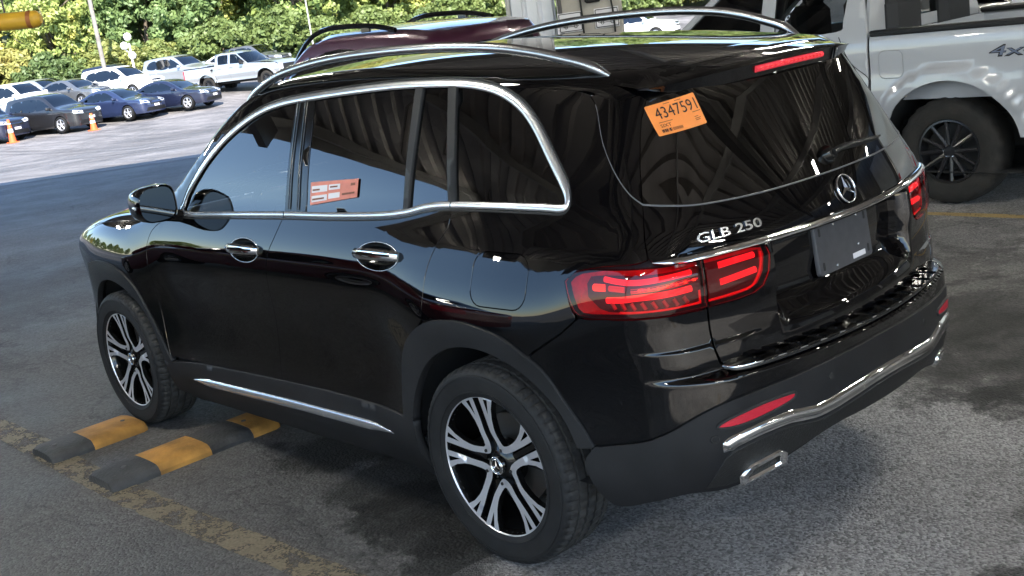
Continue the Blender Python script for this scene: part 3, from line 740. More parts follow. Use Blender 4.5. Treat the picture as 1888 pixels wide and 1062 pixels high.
PC = {k: carpaint(k+' car paint', c, m_) for k, c, m_ in [('black', (.012, .012, .014), 0), ('blue', (.02, .03, .075), .3), ('white', (.72, .72, .72), 0), ('silver', (.42, .44, .46), .6), ('burgundy', (.055, .010, .030), .3), ('grey', (.13, .135, .145), .5), ('navy', (.012, .016, .038), .3), ('pickup grey', (.40, .40, .415), 0.0)]}
def gp(x, y): return (x, y, float(gz(x, y)))
# ------------------------------------------------------------------ pickup
def numsurf(fy):
    """side surface y = fy(x,z) with numeric normals"""
    def f(x, z):
        x = np.asarray(x, float); z = np.asarray(z, float); e = 1e-3
        y = fy(x, z); n = np.stack([-(fy(x+e, z)-fy(x-e, z))/(2*e), np.ones_like(x), -(fy(x, z+e)-fy(x, z-e))/(2*e)], -1)
        return np.stack([x, y, z], -1), n/np.linalg.norm(n, axis=-1, keepdims=True)
    return f
twz = spl([.3, .5, .70, .74, 1.0, 1.24, 1.32, 1.45, 1.9], [.925, .95, .958, .972, .975, .968, .950, .915, .765])
def tside(x, z):
    w = twz(z)
    for cx in (.04, 3.68):
        r = np.hypot(x-cx, z-.40); w = w+.040*(1-ss(r, .60, .66))
    return w-.06*(np.maximum(0, x-3.6)/1.)**2
TS = numsurf(tside)
M['dusty'] = mat('dusty tyre rubber', (.012, .010, .008), .85, vary=(7, .5), bump=(120, .003))
M['lug'] = mat('zinc lug nut', (.8, .8, .8), .2, 1.0)
def arc(cx, cz, r, a0, a1, n): return [(cx+r*math.cos(R_(a)), cz+r*math.sin(R_(a))) for a in np.linspace(a0, a1, n)]
def make_truck(loc, rz, label, pm, decal=True, group=None):
    t = empty('pickup_truck', loc, rz, label, 'pickup', group); t['mats'] = pm.name
    bed = [(-1.30, .52), *arc(.04, .40, .535, 168, 13, 22), (.60, .50), (.635, .60), (.638, 1.285), (-1.30, 1.285)]
    fuel = rrect(.47, 1.07, .20, .21, .05)
    panel('bed_side', bed, TS, pm, t, holes=[fuel], step=.05, rim=.03, both=True)
    panel('fuel_door', rrect(.47, 1.07, .19, .20, .046), TS, pm, t, off=-.001, step=.05, rim=.012)
    cabp = [(.662, .50), (2.95, .50), (2.95, .55), *arc(3.68, .40, .535, 164, 166, 2), *[(3.68-.535*math.cos(R_(a)), .40+.535*math.sin(R_(a))) for a in (20, 40, 60, 72)], (3.30, 1.20), (2.80, 1.27), (2.62, 1.30), (2.02, 1.80), (1.7, 1.86), (.95, 1.86), (.72, 1.80), (.66, 1.30)]
    cabp = [(.662, .50), (3.14, .50), *[(3.68-.535*math.cos(R_(a)), .40+.535*math.sin(R_(a))) for a in (14, 30, 50, 70, 90, 110, 130, 150, 166)], (4.30, .52), (4.55, .60), (4.55, 1.0), (4.3, 1.13), (3.30, 1.22), (2.72, 1.27), (2.05, 1.78), (1.75, 1.85), (.98, 1.85), (.76, 1.78), (.665, 1.30)]
    w1 = smoothc([(.93, 1.34), (1.47, 1.34), (1.50, 1.40), (1.50, 1.72), (1.44, 1.77), (1.0, 1.77), (.86, 1.70), (.87, 1.42)], 4, True)
    w2 = smoothc([(1.66, 1.33), (2.46, 1.31), (2.50, 1.36), (2.12, 1.66), (1.98, 1.75), (1.68, 1.78), (1.63, 1.74), (1.63, 1.38)], 4, True)
    panel('cab_side', cabp, TS, pm, t, holes=[w1, w2], step=.06, rim=.03, both=True)
    for w in (w1, w2):
        panel('side_window', w, TS, M['truckglass'], t, off=-.012, step=.1, rim=0, both=True)
    for dl in ([(1.56, 1.30), (1.555, .80), (1.56, .56)], [(.90, 1.30), (.80, 1.1), (.66, .98), (.655, .9)]): ribbon('door_gap', smoothc(dl, 5), TS, .008, .0012, M['dplastic'], t, both=True)
    for x in (1.70, .98): ribbon('door_handle', [(x-.10, 1.16), (x, 1.165), (x+.10, 1.16)], TS, .035, .03, pm, t, both=True)
    ribbon('body_crease', [(x, .725) for x in np.linspace(.66, 3.1, 12)], TS, .02, .004, pm, t, both=True)
    # wheel arch inside
    for cx in (.04, 3.68):
        for s in (1, -1):
            V, Fc = lathe([(.56, .0), (.56, .42), (.10, .42)], 32); V = np.array(V); V = V[:, [0, 1, 2]]*[1, -1, 1]+[cx, .955, .40]
            V[:, 2] = np.maximum(V[:, 2], .25); V[:, 1] *= s
            mk('wheel_well', V, Fc if s < 0 else [f[::-1] for f in Fc], M['liner'], t)
    # bed rail caps, bed interior, tailgate, cab back, roof, windscreen, bonnet
    for s in (1, -1): mk('bed_rail', *box((-.33, s*.93, 1.305), (1.93, .10, .045), .012), M['plastic'], t)
    mk('bed_floor', *box((-.33, 0, .80), (1.92, 1.5, .05)), M['plastic'], t); 
    for s in (1, -1): mk('bed_inner_wall', *box((-.33, s*.86, 1.03), (1.90, .03, .48)), pm, t)
    mk('bed_front_wall', *box((.60, 0, 1.04), (.04, 1.68, .48)), pm, t)
    mk('tailgate', *box((-1.33, 0, .98), (.07, 1.80, .66), .02), pm, t); mk('rear_bumper', *box((-1.42, 0, .58), (.2, 1.9, .22), .04), M['chrome'], t)
    for s in (1, -1): mk('tail_light', *box((-1.335, s*.93, .98), (.09, .09, .5), .015), M['reflector'], t)
    bk = [(-.93, 1.28), (.93, 1.28), (.79, 1.80), (.70, 1.85), (-.70, 1.85), (-.79, 1.80)]; rw = rrect(0, 1.55, 1.30, .36, .06)
    prism('cab_back', bk, (.668, 0, 0), (0, -1, 0), (0, 0, 1), .03, pm, t, holes=[rw]); prism('rear_window', rw, (.675, 0, 0), (0, -1, 0), (0, 0, 1), .01, M['truckglass'], t)
    rs = np.linspace(-1, 1, 9); xs = [.70, .95, 1.4, 1.75, 2.03]; zs = [1.83, 1.885, 1.905, 1.895, 1.80]
    V = [(x, y*.775, z-.05*y*y) for x, z in zip(xs, zs) for y in rs]; mk('roof', V, [(i*9+j, (i+1)*9+j, (i+1)*9+j+1, i*9+j+1) for i in range(4) for j in range(8)], pm, t)
    xs = [2.04, 2.4, 2.74]; zs = [1.79, 1.53, 1.27]; ws = [.78, .84, .88]
    V = [(x+.10*(1-y*y), y*w, z) for x, z, w in zip(xs, zs, ws) for y in rs]; mk('windscreen', V, [(i*9+j, (i+1)*9+j, (i+1)*9+j+1, i*9+j+1) for i in range(2) for j in range(8)], M['truckglass'], t)
    xs = [2.74, 3.3, 4.0, 4.4, 4.58]; zs = [1.27, 1.26, 1.21, 1.13, .98]; V = [(x, y*.90, z+.03*(1-y*y)) for x, z in zip(xs, zs) for y in rs]
    mk('bonnet', V, [(i*9+j, (i+1)*9+j, (i+1)*9+j+1, i*9+j+1) for i in range(4) for j in range(8)], pm, t)
    mk('grille', *box((4.58, 0, .86), (.06, 1.25, .34), .02), M['grille'], t); mk('front_bumper', *box((4.60, 0, .56), (.18, 1.86, .24), .05), M['chrome'], t)
    for s in (1, -1): mk('headlight', *box((4.55, s*.78, .90), (.10, .26, .30), .03), M['headlamp'], t)
    mk('underbody', *box((1.6, 0, .50), (5.6, 1.3, .26), .03), M['dplastic'], t)
    mk('dashboard', *box((2.35, 0, 1.18), (.4, 1.6, .2), .05), M['cabin'], t); mk('cabin_floor', *box((1.6, 0, .75), (1.8, 1.6, .2)), M['cabin'], t)
    for x in (1.75, .95):
        for y in (.42, -.42):
            se = mk('seat', *box((x, y, 1.0), (.5, .5, .2), .05), M['cabin'], t); mk('backrest', *box((x-.28, y, 1.28), (.16, .48, .55), .06), M['cabin'], se); mk('headrest', *box((x-.32, y, 1.62), (.1, .26, .16), .04), M['cabin'], se)
    mk('interior_mirror', *box((2.18, 0, 1.66), (.03, .22, .07), .012), M['dplastic'], t)
    for s in (1, -1): mk('side_mirror', *box((2.42, s*1.08, 1.36), (.14, .24, .24), .04), M['plastic'], t)
    # wheels: dusty tyre, black six-spoke rim with bright nuts
    pr = [(.232, .10), (.245, .125), (.30, .142), (.355, .135), (.385, .118), (.397, .095), (.40, .05), (.40, -.05), (.397, -.10), (.30, -.14), (.232, -.11)]
    n = 96; V = []; m_ = len(pr)
    for k in range(n):
        a = 2*math.pi*k/n; blk = -.008 if k % 4 in (0, 1) else 0
        for i, (r, y) in enumerate(pr):
            rr = r+(blk if r > .38 and y > .04 else 0); V.append((rr*math.cos(a), y, rr*math.sin(a)))
    ty = (V, [(k*m_+i, k*m_+(i+1) % m_, ((k+1) % n)*m_+(i+1) % m_, ((k+1) % n)*m_+i) for k in range(n) for i in range(m_)])
    parts = [lathe([(.236, .11), (.222, .112), (.215, .07), (.20, -.08)], 40), lathe([(0, .085), (.075, .082), (.082, .05)], 20)]
    for k in range(6):
        a = math.pi/3*k+.2
        for sg in (-1, 1):
            v, f = tube([(.018*sg, .090, .045), (.036*sg, .097, .13), (.056*sg, .108, .214)], [.020, .017, .015], 6); v = np.array(v); c, s = math.cos(a), math.sin(a)
            parts.append((np.stack([v[:, 0]*c-v[:, 2]*s, v[:, 1], v[:, 0]*s+v[:, 2]*c], -1), f))
    rm = merge(*parts); lg = merge(*[xf(lathe([(0, .102), (.011, .10), (.012, .08)], 8), (.052*math.cos(a), 0, .052*math.sin(a))) for a in np.arange(6)*math.pi/3])
    dc = lathe([(0, .03), (.20, .03)], 24); me = None
    for cx in (.08, 3.68):
        for s in (1, -1):
            w = empty('wheel', (cx, s*.80, .40), 0 if s > 0 else math.pi); w.parent = t
            if me is None: me = [mk('tyre', *ty, M['dusty'], w).data, mk('rim', *rm, M['truckrim'], w).data, mk('lug_nuts', *lg, M['lug'], w).data, mk('brake_disc', *dc, M['dplastic'], w).data]
            else:
                for nm, q in zip(('tyre', 'rim', 'lug_nuts', 'brake_disc'), me): link(nm, q, w)
    if decal:
        o = lettering('lettering', '4x4', TS, (-.265, 1.075), (-1, 0), (0, 1), .36, .085, .003, M['ink'], t, bold=.02, shear=.35)
        o['label'] = 'black slanted 4x4 lettering on the bed side'
        lettering('lettering', '4x4', TS, (-.285, 1.087), (-1, 0), (0, 1), .32, .062, .0045, M['decalgrey'], t, shear=.35)
    return t
M['truckglass'] = glassmat('truck window glass', (.35, .38, .38), 1.6)
M['decalgrey'] = mat('grey decal', (.12, .14, .20), .4)
M['truckrim'] = mat('satin black rim', (.012, .012, .014), .3)
M['rglass'] = glassmat('rear window glass', (.02, .02, .022), 2.15)
M['gplastic'] = mat('satin black pad', (.012, .012, .012), .22)
M['ledlow'] = mat('dim red light guide', (.5, .02, .02), .3, emis=(1, .05, .06), es=.16)
M['chromepink'] = mat('lamp bezel chrome', (.8, .55, .55), .15, 1.0)
M['finred'] = mat('lamp fins', (.55, .16, .17), .3, .5)
M['bracket'] = mat('grey plastic bracket', (.045, .045, .05), .5, vary=(30, .15))
M['reflector_lit'] = mat('brake light lens', (.62, .04, .06), .2, emis=(1, .06, .08), es=.10)
M['disc'] = mat('brake disc steel', (.22, .21, .20), .35, .9)
M['badge'] = mat('bright badge metal', (.66, .66, .67), .22, 1.)
M['railmetal'] = mat('dark satin rail', (.50, .51, .53), .25, 1.0)
M['highlightgrey'] = mat('grey glass edge highlight', (.10, .10, .105), .35)
M['tread'] = mat('worn tread rubber', (.030, .029, .028), .8, vary=(30, .4), bump=(200, .001), spec=.25)
# ------------------------------------------------------------------ the black SUV
wz = spl([.15, .25, .34, .45, .60, .80, .93, 1.00, 1.06, 1.12, 1.18, 1.30, 1.45, 1.60, 1.76], [.76, .825, .864, .874, .864, .870, .887, .883, .868, .846, .822, .786, .735, .678, .610])
hz = spl([-.95, -.68, -.35, .0, .4, .8, 1.2, 1.45, 1.65, 1.85, 2.1, 2.3, 2.45, 2.7, 3.0, 3.3, 3.55, 3.8], [1.540, 1.596, 1.645, 1.682, 1.710, 1.728, 1.726, 1.707, 1.652, 1.54, 1.355, 1.235, 1.19, 1.165, 1.140, 1.072, .975, .84])
xrz = spl([.15, .30, .42, .52, .60, .70, .80, .95, 1.08, 1.15, 1.24, 1.40, 1.56, 1.70], [-.70, -.82, -.878, -.900, -.905, -.903, -.897, -.885, -.872, -.850, -.815, -.744, -.668, -.60])
def rdisp(y, z):
    ay = np.abs(y)
    d = -.014*(1-ss(z, 1.076, 1.092))*ss(z, .86, 1.0)
    d = d+.070*(1-ss(ay, .365, .41))*ss(z, .77, .93)*(1-ss(z, 1.050, 1.074))
    d = d-.055*(1-ss(z, .715, .742))*(1-.75*ss(ay, .60, .86))
    d = d-.008*(1-ss(z, .812, .826))*ss(z, .70, .78)*ss(ay, .45, .6)
    return d
def hside(x, z):
    w = wz(z)
    w = w-.075*(np.maximum(0, .05-x)/.9)**2-.13*(np.maximum(0, x-2.55)/1.1)**2.2
    g = np.clip((z-1.1)/.5, 0, 1.3)
    w = w-.095*g*(np.maximum(0, 1.0-x)/1.4)**2-.03*g*(np.maximum(0, x-1.0)/1.2)**2
    for c, A in ((0.0, .052), (2.829, .042)): w = w+A*np.exp(-((x-c)/.46)**4)*(1-ss(z, .76, 1.11))
    return w
def HF(x, y, z):
    ay = np.sqrt(y*y+1e-6); s = (ay-hside(x, z))*.95
    r = (xrz(z)+rdisp(y, z)+.27*y*y*(1+.25*np.clip((z-1.15)/.4, 0, 1))-x)
    f = x-(3.70-.22*y*y-.5*np.maximum(0, z-.75)**2-.6*np.maximum(0, .45-z)**2)
    t = (z-(hz(x)-.085*y*y))*.93
    return sm(sm(sm(s, r, .10+.04*ss(z, 1.05, 1.3)), f, .20), t, .05+.03*ss(x, 2.3, 2.7))
H = Shape(HF, -.35, 3.10); UC = H.uc; UF = H.uf
def mir(L): return [(2*UC-u, z) for u, z in L[::-1]]
suv = empty('suv', (0, 0, 0), 0, 'glossy black SUV in the foreground with orange sticker on its rear window', 'car')
PN = M['paint']
G_ = .0022   # half panel gap
def inset(poly, d):
    """shrink a closed chart polygon by d (panel gaps)"""
    P = np.asarray(poly, float); a = P-np.roll(P, 1, 0); b = np.roll(P, -1, 0)-P
    a /= np.linalg.norm(a, axis=1, keepdims=True)+1e-12; b /= np.linalg.norm(b, axis=1, keepdims=True)+1e-12
    na = np.stack([-a[:, 1], a[:, 0]], -1); nb = np.stack([-b[:, 1], b[:, 0]], -1); n = na+nb; n /= np.maximum(np.linalg.norm(n, axis=1, keepdims=True), .3)
    ar = .5*np.sum(P[:, 0]*np.roll(P[:, 1], -1)-np.roll(P[:, 0], -1)*P[:, 1]); sg = 1 if ar > 0 else -1
    k = 1/np.maximum(.5, np.sqrt(np.maximum(0, (1+np.einsum('ij,ij->i', na, nb))/2)))
    return P+n*(sg*d*k)[:, None]
# --- shared outlines (x along the car / z; wrap coordinate u behind x=-.35)
belt = [(2.025, 1.150), (1.695, 1.158), (1.148, 1.175), (.861, 1.181), (.553, 1.193), (.399, 1.207), (.284, 1.228), (.173, 1.237), (-.038, 1.239), (-.25, 1.237), (-.345, 1.236)]
wrear = [(-.358, 1.262), (-.325, 1.312), (-.255, 1.39), (-.171, 1.479), (-.096, 1.539), (0, 1.585), (.105, 1.612), (.224, 1.626)]
wtop = [(.42, 1.634), (.638, 1.634), (.976, 1.622), (1.287, 1.602), (1.491, 1.562), (1.696, 1.482), (1.859, 1.382), (1.985, 1.268), (2.035, 1.195)]
win_outer = smoothc([*belt, *wrear, *wtop], 5, True)
seamA = [(2.285, 1.085), (2.325, 1.058), (2.352, 1.02), (2.370, .974), (2.377, .90), (2.379, .80), (2.378, .70), (2.375, .60), (2.368, .52), (2.360, .435)]
seamB = [(1.172, 1.178), (1.20, 1.13), (1.231, 1.078), (1.266, 1.024), (1.289, .96), (1.305, .896), (1.322, .80), (1.335, .70), (1.345, .61), (1.352, .537), (1.355, .448)]
seamC = [(.158, 1.237), (.153, 1.171), (.189, 1.117), (.219, 1.063), (.234, 1.007), (.239, .938), (.255, .857)]
archRo = [(.483, .452), (.478, .50), (.459, .621), (.434, .695), (.378, .765), (.285, .827), (.201, .860), (.107, .873), (.04, .874), (-.021, .869), (-.128, .849), (-.195, .819), (-.295, .748), (-.365, .646), (-.423, .567), (-.458, .510)]
archFo = [(2.347, .410), (2.371, .454), (2.43, .56), (2.495, .665), (2.559, .772), (2.638, .837), (2.72, .866), (2.80, .880), (2.922, .884), (3.03, .872), (3.13, .845), (3.20, .79), (3.25, .70), (3.27, .60), (3.285, .46)]
sillt = [(2.347, .410), (2.10, .430), (1.918, .438), (1.435, .455), (1.017, .466), (.651, .462), (.483, .452)]
def zb(u): return hz(np.clip(np.asarray(u, float), -.62, 3.6))-.078
def seg(L, n=5): return [tuple(q) for q in smoothc(L, n)]
bA, bB, bC = seg(seamA), seg(seamB), seg(seamC)
aR, aF = seg(archRo, 4), seg(archFo, 4)
# wheel arches: openings of the sheet metal follow the cladding's outer edge
# --- doors
handleF = ell(1.459, 1.022, .118, .050); handleR = ell(.523, 1.053, .126, .050)
beltF = [(2.12, 1.143)]+belt[0:2]+[(1.172, 1.1745)]
fd = inset(bA[::-1]+[(2.16, 1.140)]+belt[0:2]+bB+[(1.435, .455), (1.918, .438), (2.10, .430)], G_)
door_f = panel('door', fd, H.side, PN, suv, holes=[handleF], step=.04, mirror=False, both=True)
rd = inset([bB[0]]+[(1.148, 1.175), (.861, 1.181), (.553, 1.193), (.399, 1.207), (.284, 1.228), (.173, 1.237)]+bC+[(.285, .827), (.378, .765), (.434, .695), (.459, .621), (.478, .50), (.483, .452), (.651, .462), (1.017, .466)]+bB[::-1][:-1], G_)
door_r = panel('door', rd, H.side, PN, suv, holes=[handleR], step=.04, both=True)
# --- fender: from the front door forwards
fe = inset([(3.285, .46), *aF[::-1][1:-1], *bA[::-1][0:-1], (2.285, 1.085), (2.16, 1.140), (2.18, 1.185), *[(x, float(zb(x))) for x in np.arange(2.30, 3.55, .08)], (3.55, .88), (3.62, .70), (3.60, .46)], 0.0015)
panel('front_fender', fe, H.side, PN, suv, step=.04, both=True)
UB = 2*UF
nose = [(3.605, .25), (3.605, .46), (3.625, .70), (3.555, .88), (3.50, float(zb(3.5)))]+[(u, float(zb(3.5+.1*(u-3.5)))) for u in np.arange(3.6, UF, .1)]
panel('front_bumper', nose+[(UB-u, z) for u, z in nose[::-1]], H.side, PN, suv, step=.06, rim=.02)
panel('headlight', [(3.63, .74), (3.86, .70), (4.05, .72), (4.02, .84), (3.80, .87), (3.58, .85)], H.side, M['headlamp'], suv, off=.004, step=.05, both=True)
panel('grille', rrect(UF, .66, .78, .24, .08), H.side, M['grille'], suv, off=.004, step=.06)
# --- quarter panel, D-pillar and roof side
dseam = [(-.36, float(zb(-.42))), (-.448, 1.515), (-.519, 1.422), (-.60, 1.331), (-.658, 1.274), (-.706, 1.242)]
gl = [(-.888, 1.556), (-.796, 1.525), (-.748, 1.474), (-.726, 1.415), (-.711, 1.341), (-.705, 1.245)]
tgl = [(-.705, 1.245), (-.700, 1.155), (-.705, 1.098)]
fuel = rrect(-.130, 1.018, .255, .172, .055)
archback = aR[[i for i, q in enumerate(aR) if q[0] <= .2551][0]:]
ix = [i for i, q in enumerate(aR) if q[0] <= -.246][0]; i0 = [i for i, q in enumerate(aR) if q[0] <= .255][0]
qp = [(.158, 1.237), *bC[1:], *aR[i0:ix], (-.246, .785), (-.272, .805), (-.397, .880), (-.452, .922), (-.432, .968), (-.410, 1.033), (-.458, 1.064), (-.542, 1.078), (-.680, 1.090), (-.704, 1.096), *tgl[::-1][1:], *seg(dseam)[::-1], *[(u, float(zb(u))) for u in np.arange(-.30, 2.26, .08)], (2.285, 1.185+.02), (2.18, 1.185), (2.16, 1.140), (2.025, 1.150)]
qp += [tuple(q) for q in smoothc([belt[0], *wtop[::-1], *wrear[::-1], *belt[::-1][:4]], 5)][1:-1]
qp = inset(qp, .0015)
panel('quarter_panel', qp, H.side, PN, suv, holes=[fuel], step=.04, both=True)
panel('fuel_door', inset(fuel, .004), H.side, PN, suv, off=-.0005, step=.04, rim=.008)
dp = inset([*seg(dseam), (-.705, 1.245), *gl[::-1][1:], (-.80, 1.545), (-.62, float(zb(-.6)))], .0018)
panel('pillar_trim', dp, H.side, PN, suv, off=.0015, step=.04, both=True)
# --- roof / windscreen / bonnet (top chart)
us = np.concatenate([np.arange(UC, -.35, .05), np.arange(-.35, 3.5, .06)])
def zb2(u): return np.where(u < -.62, np.interp(u, [UC, -1.2, -.9, -.62], [1.545, 1.545, 1.54, float(zb(-.62))]), zb(u))
eP, _ = H.side(us, zb2(us)); exy = [(float(a), float(b)) for a, b in eP[:, :2]]
def topstrip(x0, x1): 
    e = [q for q in exy if x0 <= q[0] <= x1]; return e
def ey(x): return float(np.interp(x, [q[0] for q in exy], [q[1] for q in exy]))
rear_e = [q for q in exy if q[0] < 1.50]; rf = rear_e+[(1.50, ey(1.50)), (1.60, .45), (1.63, 0.)]
panel('roof', rf+[(x, -y) for x, y in rf[::-1][1:]][:-1], H.top, PN, suv, step=.05, rim=0)
ws = [(2.27, ey(2.27)-.03)]+[(x, ey(x)-.025) for x in np.arange(2.2, 1.52, -.08)]+[(1.515, ey(1.52)-.02), (1.612, .45), (1.642, 0.)]
panel('windscreen', ws+[(x, -y) for x, y in ws[::-1][1:]]+[(2.36, -.4), (2.40, 0), (2.36, .4)], H.top, M['glass'], suv, off=-.004, step=.06, rim=.006)
for s in (1, -1):
    ap = [(2.30, ey(2.30))]+[(x, ey(x)) for x in np.arange(2.24, 1.5, -.08)]+[(1.505, ey(1.505)), (1.505, ey(1.52)-.016)]+[(x, ey(x)-.021) for x in np.arange(1.54, 2.28, .08)]+[(2.28, ey(2.27)-.026)]
    panel('windscreen_pillar', [(x, s*y) for x, y in ap], H.top, PN, suv, step=.05, rim=.004)
hd = [(2.31, ey(2.31)-.002)]+[(x, ey(x)-.002) for x in np.arange(2.4, 3.42, .08)]
hd += [(3.46, .62), (3.52, .40), (3.55, .2), (3.56, 0)]
panel('bonnet', hd+[(x, -y) for x, y in hd[::-1][1:]]+[(2.42, -.4), (2.45, 0), (2.42, .4)], H.top, PN, suv, step=.05, rim=.01)
# --- glass and pillars of the side
def lerpx(a, b, z): return a[0]+(b[0]-a[0])*(z-a[1])/(b[1]-a[1])
wo = inset(smoothc([*belt, *wrear, *wtop], 8, True), .010)
def cut(poly, xa, xb):
    """part of the window opening between two slanted cuts; each cut = ((x,z),(x,z))"""
    P = [np.array(q) for q in poly]
    def clip(P, f):
        o = []
        for a, b in zip(P, P[1:]+P[:1]):
            fa, fb = f(a), f(b)
            if fa >= 0: o.append(a)
            if (fa >= 0) != (fb >= 0): o.append(a+(b-a)*fa/(fa-fb))
        return o
    if xa: P = clip(P, lambda q: q[0]-lerpx(*xa, q[1]))
    if xb: P = clip(P, lambda q: lerpx(*xb, q[1])-q[0])
    return np.array(P)
cF = ((1.184, 1.19), (1.182, 1.60)); cB = ((1.033, 1.19), (1.048, 1.61)); c1a = ((.407, 1.217), (.425, 1.616)); c1b = ((.380, 1.217), (.386, 1.616)); c2a = ((.167, 1.24), (.256, 1.615)); c2b = ((.133, 1.24), (.217, 1.615))
def cs(c, d): return tuple((x+d, z) for x, z in c)
for nm, a, b, mt, off, dr in (('window', cs(cF, .0), None, 'glass', -.008, door_f), ('pillar_trim', cB, cF, 'gblack', -.004, None), ('window', c1a, cB, 'pglass', -.008, door_r), ('window_bar', c1b, c1a, 'plastic', .003, door_r), ('window', c2a, c1b, 'pglass', -.008, door_r), ('window_bar', c2b, c2a, 'plastic', .004, None), ('quarter_window', None, c2b, 'pglass', -.007, None)):
    pl = cut(wo, a, b)
    if dr is None: panel(nm, pl, H.side, M[mt], suv, off=off, step=.05, rim=.012, both=True)
    else:
        panel(nm, pl, H.side, M[mt], dr[0], off=off, step=.05, rim=.012); panel(nm, pl, H.side, M[mt], dr[1], off=off, step=.05, rim=.012, mirror=True)
# bright lines on the B-pillar edges
for x0, x1 in ((1.150, 1.155), (1.085, 1.100)):
    ribbon('pillar_strip', [(x0+(x1-x0)*t, 1.195+.41*t) for t in np.linspace(0, 1, 8)], H.side, .016, .006, M['gblack'], suv, both=True, base=-.002)
# brightwork round the windows
wl = smoothc([*belt, *wrear, *wtop], 8, True)
wid = np.interp(wl[:, 1], [1.15, 1.25, 1.35, 1.6], [.022, .024, .032, .028])
ribbon('window_trim', wl, H.side, wid, .007, M['satin'], suv, closed=True, both=True, base=-.001)
ribbon('window_seal', inset(wl, -.017), H.side, .007, .003, M['dplastic'], suv, closed=True, both=True)
for x, z in ((1.175, 1.172), (.155, 1.2385)): ribbon('trim_joint', [(x, z-.010), (x-.001, z+.010)], H.side, .004, .0078, M['dplastic'], suv, both=True)
# --- door handles: cup, chrome ring, strap
def handle(c, rx, rz, door, s):
    cx, cz = c; n = 28; V = []; Fc = []
    for i, (k, dpt) in enumerate(((1.0, .0), (.93, .012), (.75, .030), (.45, .040), (.05, .042))):
        q = np.array(ell(cx, cz, rx*k, rz*k, n)); X, Nn = H.side(q[:, 0], q[:, 1]); V += list(X-Nn*dpt)
    for i in range(4):
        for k in range(n): Fc.append((i*n+k, i*n+(k+1) % n, (i+1)*n+(k+1) % n, (i+1)*n+k))
    V = np.array(V)*[1, s, 1]
    mk('handle_cup', V, Fc if s > 0 else [f[::-1] for f in Fc], M['gblack'], door)
    u = np.linspace(-1, 1, 15); X, Nn = H.side(cx+u*rx*1.03, np.full(15, cz+.004)); X = X+Nn*(.004+.026*(1-u**4))[:, None]
    v, f = tube(X*[1, s, 1], .013+.004*(1-u*u), 8, flat=1.35); mk('handle_strap', v, f, M['chrome'], door)
    X2 = X+Nn*.0125+np.array([0, 0, .002]); v, f = tube((X2*[1, s, 1])[1:-1], .0065, 6, flat=.7); mk('handle_insert', v, f, PN, door)
    ring = np.array(ell(cx, cz, rx, rz, 36)); return ring
for c, rx, rz, dr in (((1.459, 1.022), .118, .050, door_f), ((.523, 1.053), .126, .050, door_r)):
    for s, d in ((1, dr[0]), (-1, dr[1])): handle(c, rx, rz, d, s)
    rg = np.array(ell(c[0], c[1], rx*.99, rz*.99, 40)); ribbon('handle_ring', rg, H.side, .004, .0025, M['satin'], dr[0], closed=True, both=dr[1])
# --- cladding: wheel arches and sills
def circ_in(cx, a0, a1, n, r=.420, cz=.372): return [(cx+r*math.cos(R_(a)), cz+r*math.sin(R_(a))) for a in np.linspace(a0, a1, n)]
ri = circ_in(0., 180, 11, 34); rc = [(.45, .452), *aR, *[(-.463, .500)], (-.418, .452)]
rcl = [*aR, (-.452, .505), *circ_in(0, 162, 11, 30), (.425, .452)]
panel('wheel_arch_trim', rcl, H.side, M['plastic'], suv, off=.010, step=.05, rim=.030, estep=.025, both=True)
fcl = [*aF, (3.248, .46), *circ_in(2.829, 12, 173, 34), (2.405, .41)]
panel('wheel_arch_trim', fcl, H.side, M['plastic'], suv, off=.010, step=.05, rim=.030, estep=.025, both=True)
sl_ = [(2.345, .408), *sillt[1:-1], (.483, .450), (.425, .450), *circ_in(0, 10, -17, 6), (.44, .205), (1.2, .20), (2.30, .195), *circ_in(2.829, 198, 174, 6)[0:], (2.405, .408)]
panel('sill_trim', sl_, H.side, M['plastic'], suv, off=.008, step=.05, rim=.03, gy=np.concatenate([np.arange(.205, .46, .025)]), both=True)
xs = np.linspace(2.22, .575, 30); ribbon('sill_chrome', np.stack([xs, np.interp(xs, [.575, .69, 1.27, 2.0, 2.23], [.360, .369, .361, .340, .332])], -1), H.side, .044, .014, M['satin'], suv, base=.006, both=True, taper=np.minimum(1, np.sin(np.linspace(0, np.pi, 30))*3+.05))
# --- rear: tailgate, bumper, lamps, glass
zl = np.concatenate([np.arange(.46, .70, .03), np.arange(.70, .755, .006), np.arange(.76, .81, .02), np.arange(.81, .83, .004), np.arange(.84, 1.045, .02), np.arange(1.045, 1.10, .005), np.arange(1.105, 1.25, .03)])
lampO = [(-.410, 1.033), (-.432, 1.052), (-.458, 1.062), (-.542, 1.074), (-.680, 1.080), (-.773, 1.078), (-.862, 1.073), (-.864, 1.0), (-.864, .932), (-.80, .934), (-.696, .936), (-.565, .932), (-.500, .930), (-.464, .934), (-.446, .948), (-.428, .985)]
lampI = [(-.868, 1.073), (-.992, 1.074), (-1.06, 1.074), (-1.105, 1.066), (-1.112, 1.04), (-1.100, .989), (-1.075, .950), (-1.04, .935), (-.972, .930), (-.868, .931)]
tg_l = [(-.705, 1.240), (-.700, 1.155), (-.705, 1.098), (-.720, 1.086), (-.773, 1.083), (-.866, 1.078), (-.866, .928), (-.867, .859), (-.873, .80), (-.885, .762), (-.915, .737), (-.96, .733), (UC, .732)]
gb = [(-.706, 1.242), (-.789, 1.232), (-.928, 1.219), (-1.162, 1.212), (-1.409, 1.213), (UC, 1.213)]
tgp = tg_l[:-1]; gbl = seg(gb)[:-1]
def symm(L): return list(L)+mir(L)
low = [(u, z) for u, z in tgp]; up = [(u, z-.001) for u, z in gbl]
tg = inset(up[::-1]+low+mir(low)+mir(up[::-1]), G_)
